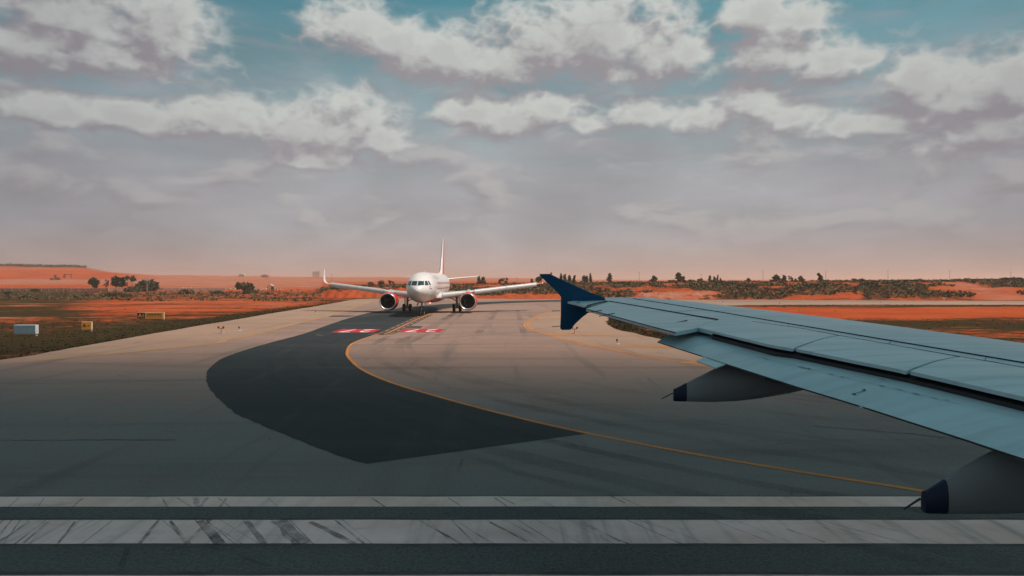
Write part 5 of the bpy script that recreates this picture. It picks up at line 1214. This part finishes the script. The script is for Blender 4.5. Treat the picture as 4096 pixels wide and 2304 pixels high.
cover('grass', 'short dark grass on the field left of the taxiway', 'grass', 6000, pick_left, 4, .06, .2, .05, 'dry', 23)
cover('grass', 'short brown-green grass on the island field under the wing', 'grass', 6000, pick_isl, 4, .06, .2, .05, 'dry', 24)
def pick_top(rs):
    px = -100 + 440 * rs.rand() ** 1.35; D = 872 + rs.rand() * 60; return (px - CX) / FOC * D, D, None
cover('scrub', 'dark line of scrub on top of the red spoil heap at far left', 'scrub', 520, pick_top, 10, .9, 2.2, 1.9, 'leaf_dark', 25)

# ------------------------------------------------------------------ small far things
M['pole'] = pm('galvanised_pole', (0.50, 0.47, 0.45), None, 3, 0.6); M['pole_dark'] = pm('dark_pole', (0.20, 0.16, 0.15), None, 3, 0.7)
def mast(px, ytop, D, r_, label, mat):
    x = (px - CX) / FOC * D; z = terrain_z(x, D); h = CAM_H - (ytop - HOR) / FOC * D - z; r = tag(empty('light_mast', (x, D, z - .1)), label, 'mast', 'masts on the skyline')
    MB().tube((0, 0, 0), (0, 0, h), r_, r_ * .6, 6).build('pole', mat, r); MB().box((0, 0, h), (r_ * 7, r_ * 2, r_ * 1.5)).build('lamp_arm', mat, r)
mast(588, 1112, 298, .12, 'thin white pole in front of the wide dark dome-shaped bush', M['pole'])
for px, yt, lb in ((1327, 1098, 'thin mast on the skyline right of the raised left wingtip of the airliner'), (2068, 1111, 'thin mast above the right-hand wing of the airliner'), (2557, 1089, 'thin mast on the skyline left of the orange cut face'), (2804, 1098, 'thin mast rising behind the rounded small tree'), (3052, 1085, 'thin mast left of the darkest bank trees'), (3303, 1084, 'thin mast just right of the leaning tree'), (3552, 1083, 'thin mast on the skyline right of the paired round trees'), (3799, 1081, 'thin mast left of the dark round skyline bush'), (4043, 1088, 'thin mast nearest the right frame edge')):
    mast(px, yt, 420, .12, lb, M['pole_dark'])
M['tin'] = pm('tin_roof', (0.55, 0.50, 0.46), None, 2, 0.5); M['mud'] = pm('hut_wall', (0.16, 0.08, 0.055), None, 2, 0.9)
D = 312.0; x = (1083 - CX) / FOC * D; z = terrain_z(x, D)
hut = tag(empty('hut', (x, D, z)), 'small open hut with pale tin roof beyond the scrub, left of the airliner', 'hut')
for sx in (-1, 1):
    for sy in (-1, 1): MB().box((sx * 1.0, sy * .9, .9), (.16, .16, 2.2)).build('post', M['mud'], hut)
MB().box((.45, .7, .9), (1.1, .12, 1.8)).build('wall', M['mud'], hut)
MB().loft([[(-1.35, -1.2, 1.9), (1.35, -1.2, 1.9), (0, -1.2, 2.75)], [(-1.35, 1.2, 1.9), (1.35, 1.2, 1.9), (0, 1.2, 2.75)]]).build('roof', M['tin'], hut)
# earth-moving grader on the pale terrace
M['machine'] = pm('machine_red_dust', (0.36, 0.10, 0.055), (0.28, 0.08, 0.05), 1, 0.7)
D = 560.0; x = (221 - CX) / FOC * D; z = terrain_z(x, D)
gr = tag(empty('grader', (x, D, z)), 'dusty motor grader with a tall cab on the pale terrace at left', 'grader')
MB().box((0, 0, 1.3), (6.6, 1.2, .5)).build('frame', M['machine'], gr, bevel=.05); MB().box((2.1, 0, 1.7), (2.4, 1.7, 1.1)).build('engine_hood', M['machine'], gr, bevel=.1)
cb = MB().box((.35, 0, 2.75), (1.5, 1.6, 2.2)).build('cab', M['machine'], gr, bevel=.06); MB().box((.35, -.82, 2.95), (1.2, .05, 1.2)).build('window', M['glass'], cb)
MB().box((.35, 0, 3.95), (1.8, 1.9, .15)).build('canopy', M['machine'], gr); MB().prism([(-1.6, -1.6, .3), (-1.2, -1.6, .9), (-.2, 1.6, .9), (-.6, 1.6, .3)], (.1, 0, 0)).build('blade', M['pole_dark'], gr)
for wx in (-2.9, 1.4, 2.8):
    for sy in (-1, 1): MB().lathe([(-.2, .3), (-.2, .72), (.2, .72), (.2, .3)], (wx, sy * 1.0, .72), 'y', 14).build('wheel', M['tyre'], gr, True)
D = 610.0; x = (272 - CX) / FOC * D; z = terrain_z(x, D)
fr = tag(empty('loading_frame', (x, D, z)), 'open portal frame beside a dark hopper at the foot of the red spoil heap', 'frame')
for sx, wd in ((-3.0, 1.3), (2.9, .6)): MB().box((sx, 0, 1.4), (wd, 1.2, 3.6)).build('post', M['machine'], fr, bevel=.05)
MB().box((0, 0, 3.3), (7.0, .8, .6)).build('beam', M['machine'], fr, bevel=.04)
M['far_wall'] = pm('far_building_grey', (0.40, 0.37, 0.35), None, .2, 0.9)
D = 2100.0; x = (1266 - CX) / FOC * D; z = terrain_z(x, D)
fb_ = tag(empty('distant_building', (x, D, z)), 'faint grey building in the dust beside the airliner\'s raised left wingtip', 'building')
MB().box((0, 0, 7.5), (20, 12, 17)).build('wall', M['far_wall'], fb_); MB().box((0, 0, 16.2), (21.5, 13, 1)).build('roof', M['far_wall'], fb_)
for k in range(4): MB().box((-7.2 + k * 4.8, -6.03, 10), (2.4, .1, 4)).build('window', M['glass'], fb_)
for px, D, w, h, nm, lb in ((969, 1150, 9, 5, 'shed', 'tiny pale gabled shed on the skyline right of the red ridge'), (1060, 1150, 11, 4.0, 'shed', 'low reddish shed on the dusty skyline above the small hut')):
    x = (px - CX) / FOC * D; z = terrain_z(x, D); r = tag(empty(nm, (x, D, z)), lb, 'shed')
    MB().box((0, 0, h * .3), (w, 6, h * .8)).build('wall', M['machine'] if w > 9 else M['wall_pale'], r)
    MB().loft([[(-w * .55, sy * 3.3, h * .7), (w * .55, sy * 3.3, h * .7), (0, sy * 3.3, h * 1.15)] for sy in (-1, 1)]).build('roof', M['tin'] if w < 10 else M['machine'], r)
# low red ridge far off
rd = MB(); xs = np.linspace(640, 900, 40); prev = []
for px in xs:
    D = 1480.0; x = (px - CX) / FOC * D; zt = CAM_H + (1121 - (1101.5 + (px > 870) * (px - 870) * .12 + 1.2 * mnoise.noise(Vector((px * .05, 0, 0))))) / FOC * D; zb = terrain_z(x, D) - 3
    prev.append([(x, D - 12, zb), (x, D, max(zt, zb + 1)), (x, D + 14, max(zt, zb + 1)), (x, D + 30, zb)])
M['ridge'] = pm('ridge_soil', (0.42, 0.10, 0.045), (0.50, 0.15, 0.07), .05, 1.0, spec=0.0)
struct(rd.loft(prev, closed=False, cap=False).build('ridge', M['ridge']))
# pale rubble along the waste land
def pick_rub(rs):
    px = 690 + rs.rand() * 440; D = 318 + rs.rand() * 10; return (px - CX) / FOC * D, D, None
M['rubble'] = leaf_mat('pale_rubble', (0.60, 0.47, 0.37), (0.52, 0.38, 0.28), (0.56, 0.30, 0.2))
cover('rubble', 'pale rubble scattered below the pale wall', 'rubble', 420, pick_rub, 5, .35, .5, .45, 'rubble', 31, 0.4)

# ------------------------------------------------------------------ dusty air
hz = MB().box((0, 4300, 19.0), (17000, 9200, 44.0)).build('haze', None); stuff(hz)
hm = bpy.data.materials.new('dusty_air'); hm.use_nodes = True; t = hm.node_tree; t.nodes.clear()
pv = t.nodes.new('ShaderNodeVolumePrincipled'); pv.inputs['Color'].default_value = (0.95, 0.78, 0.68, 1); pv.inputs['Density'].default_value = 0.00034; pv.inputs['Anisotropy'].default_value = 0.2
ou = t.nodes.new('ShaderNodeOutputMaterial'); t.links.new(pv.outputs[0], ou.inputs['Volume']); hz.data.materials.append(hm)
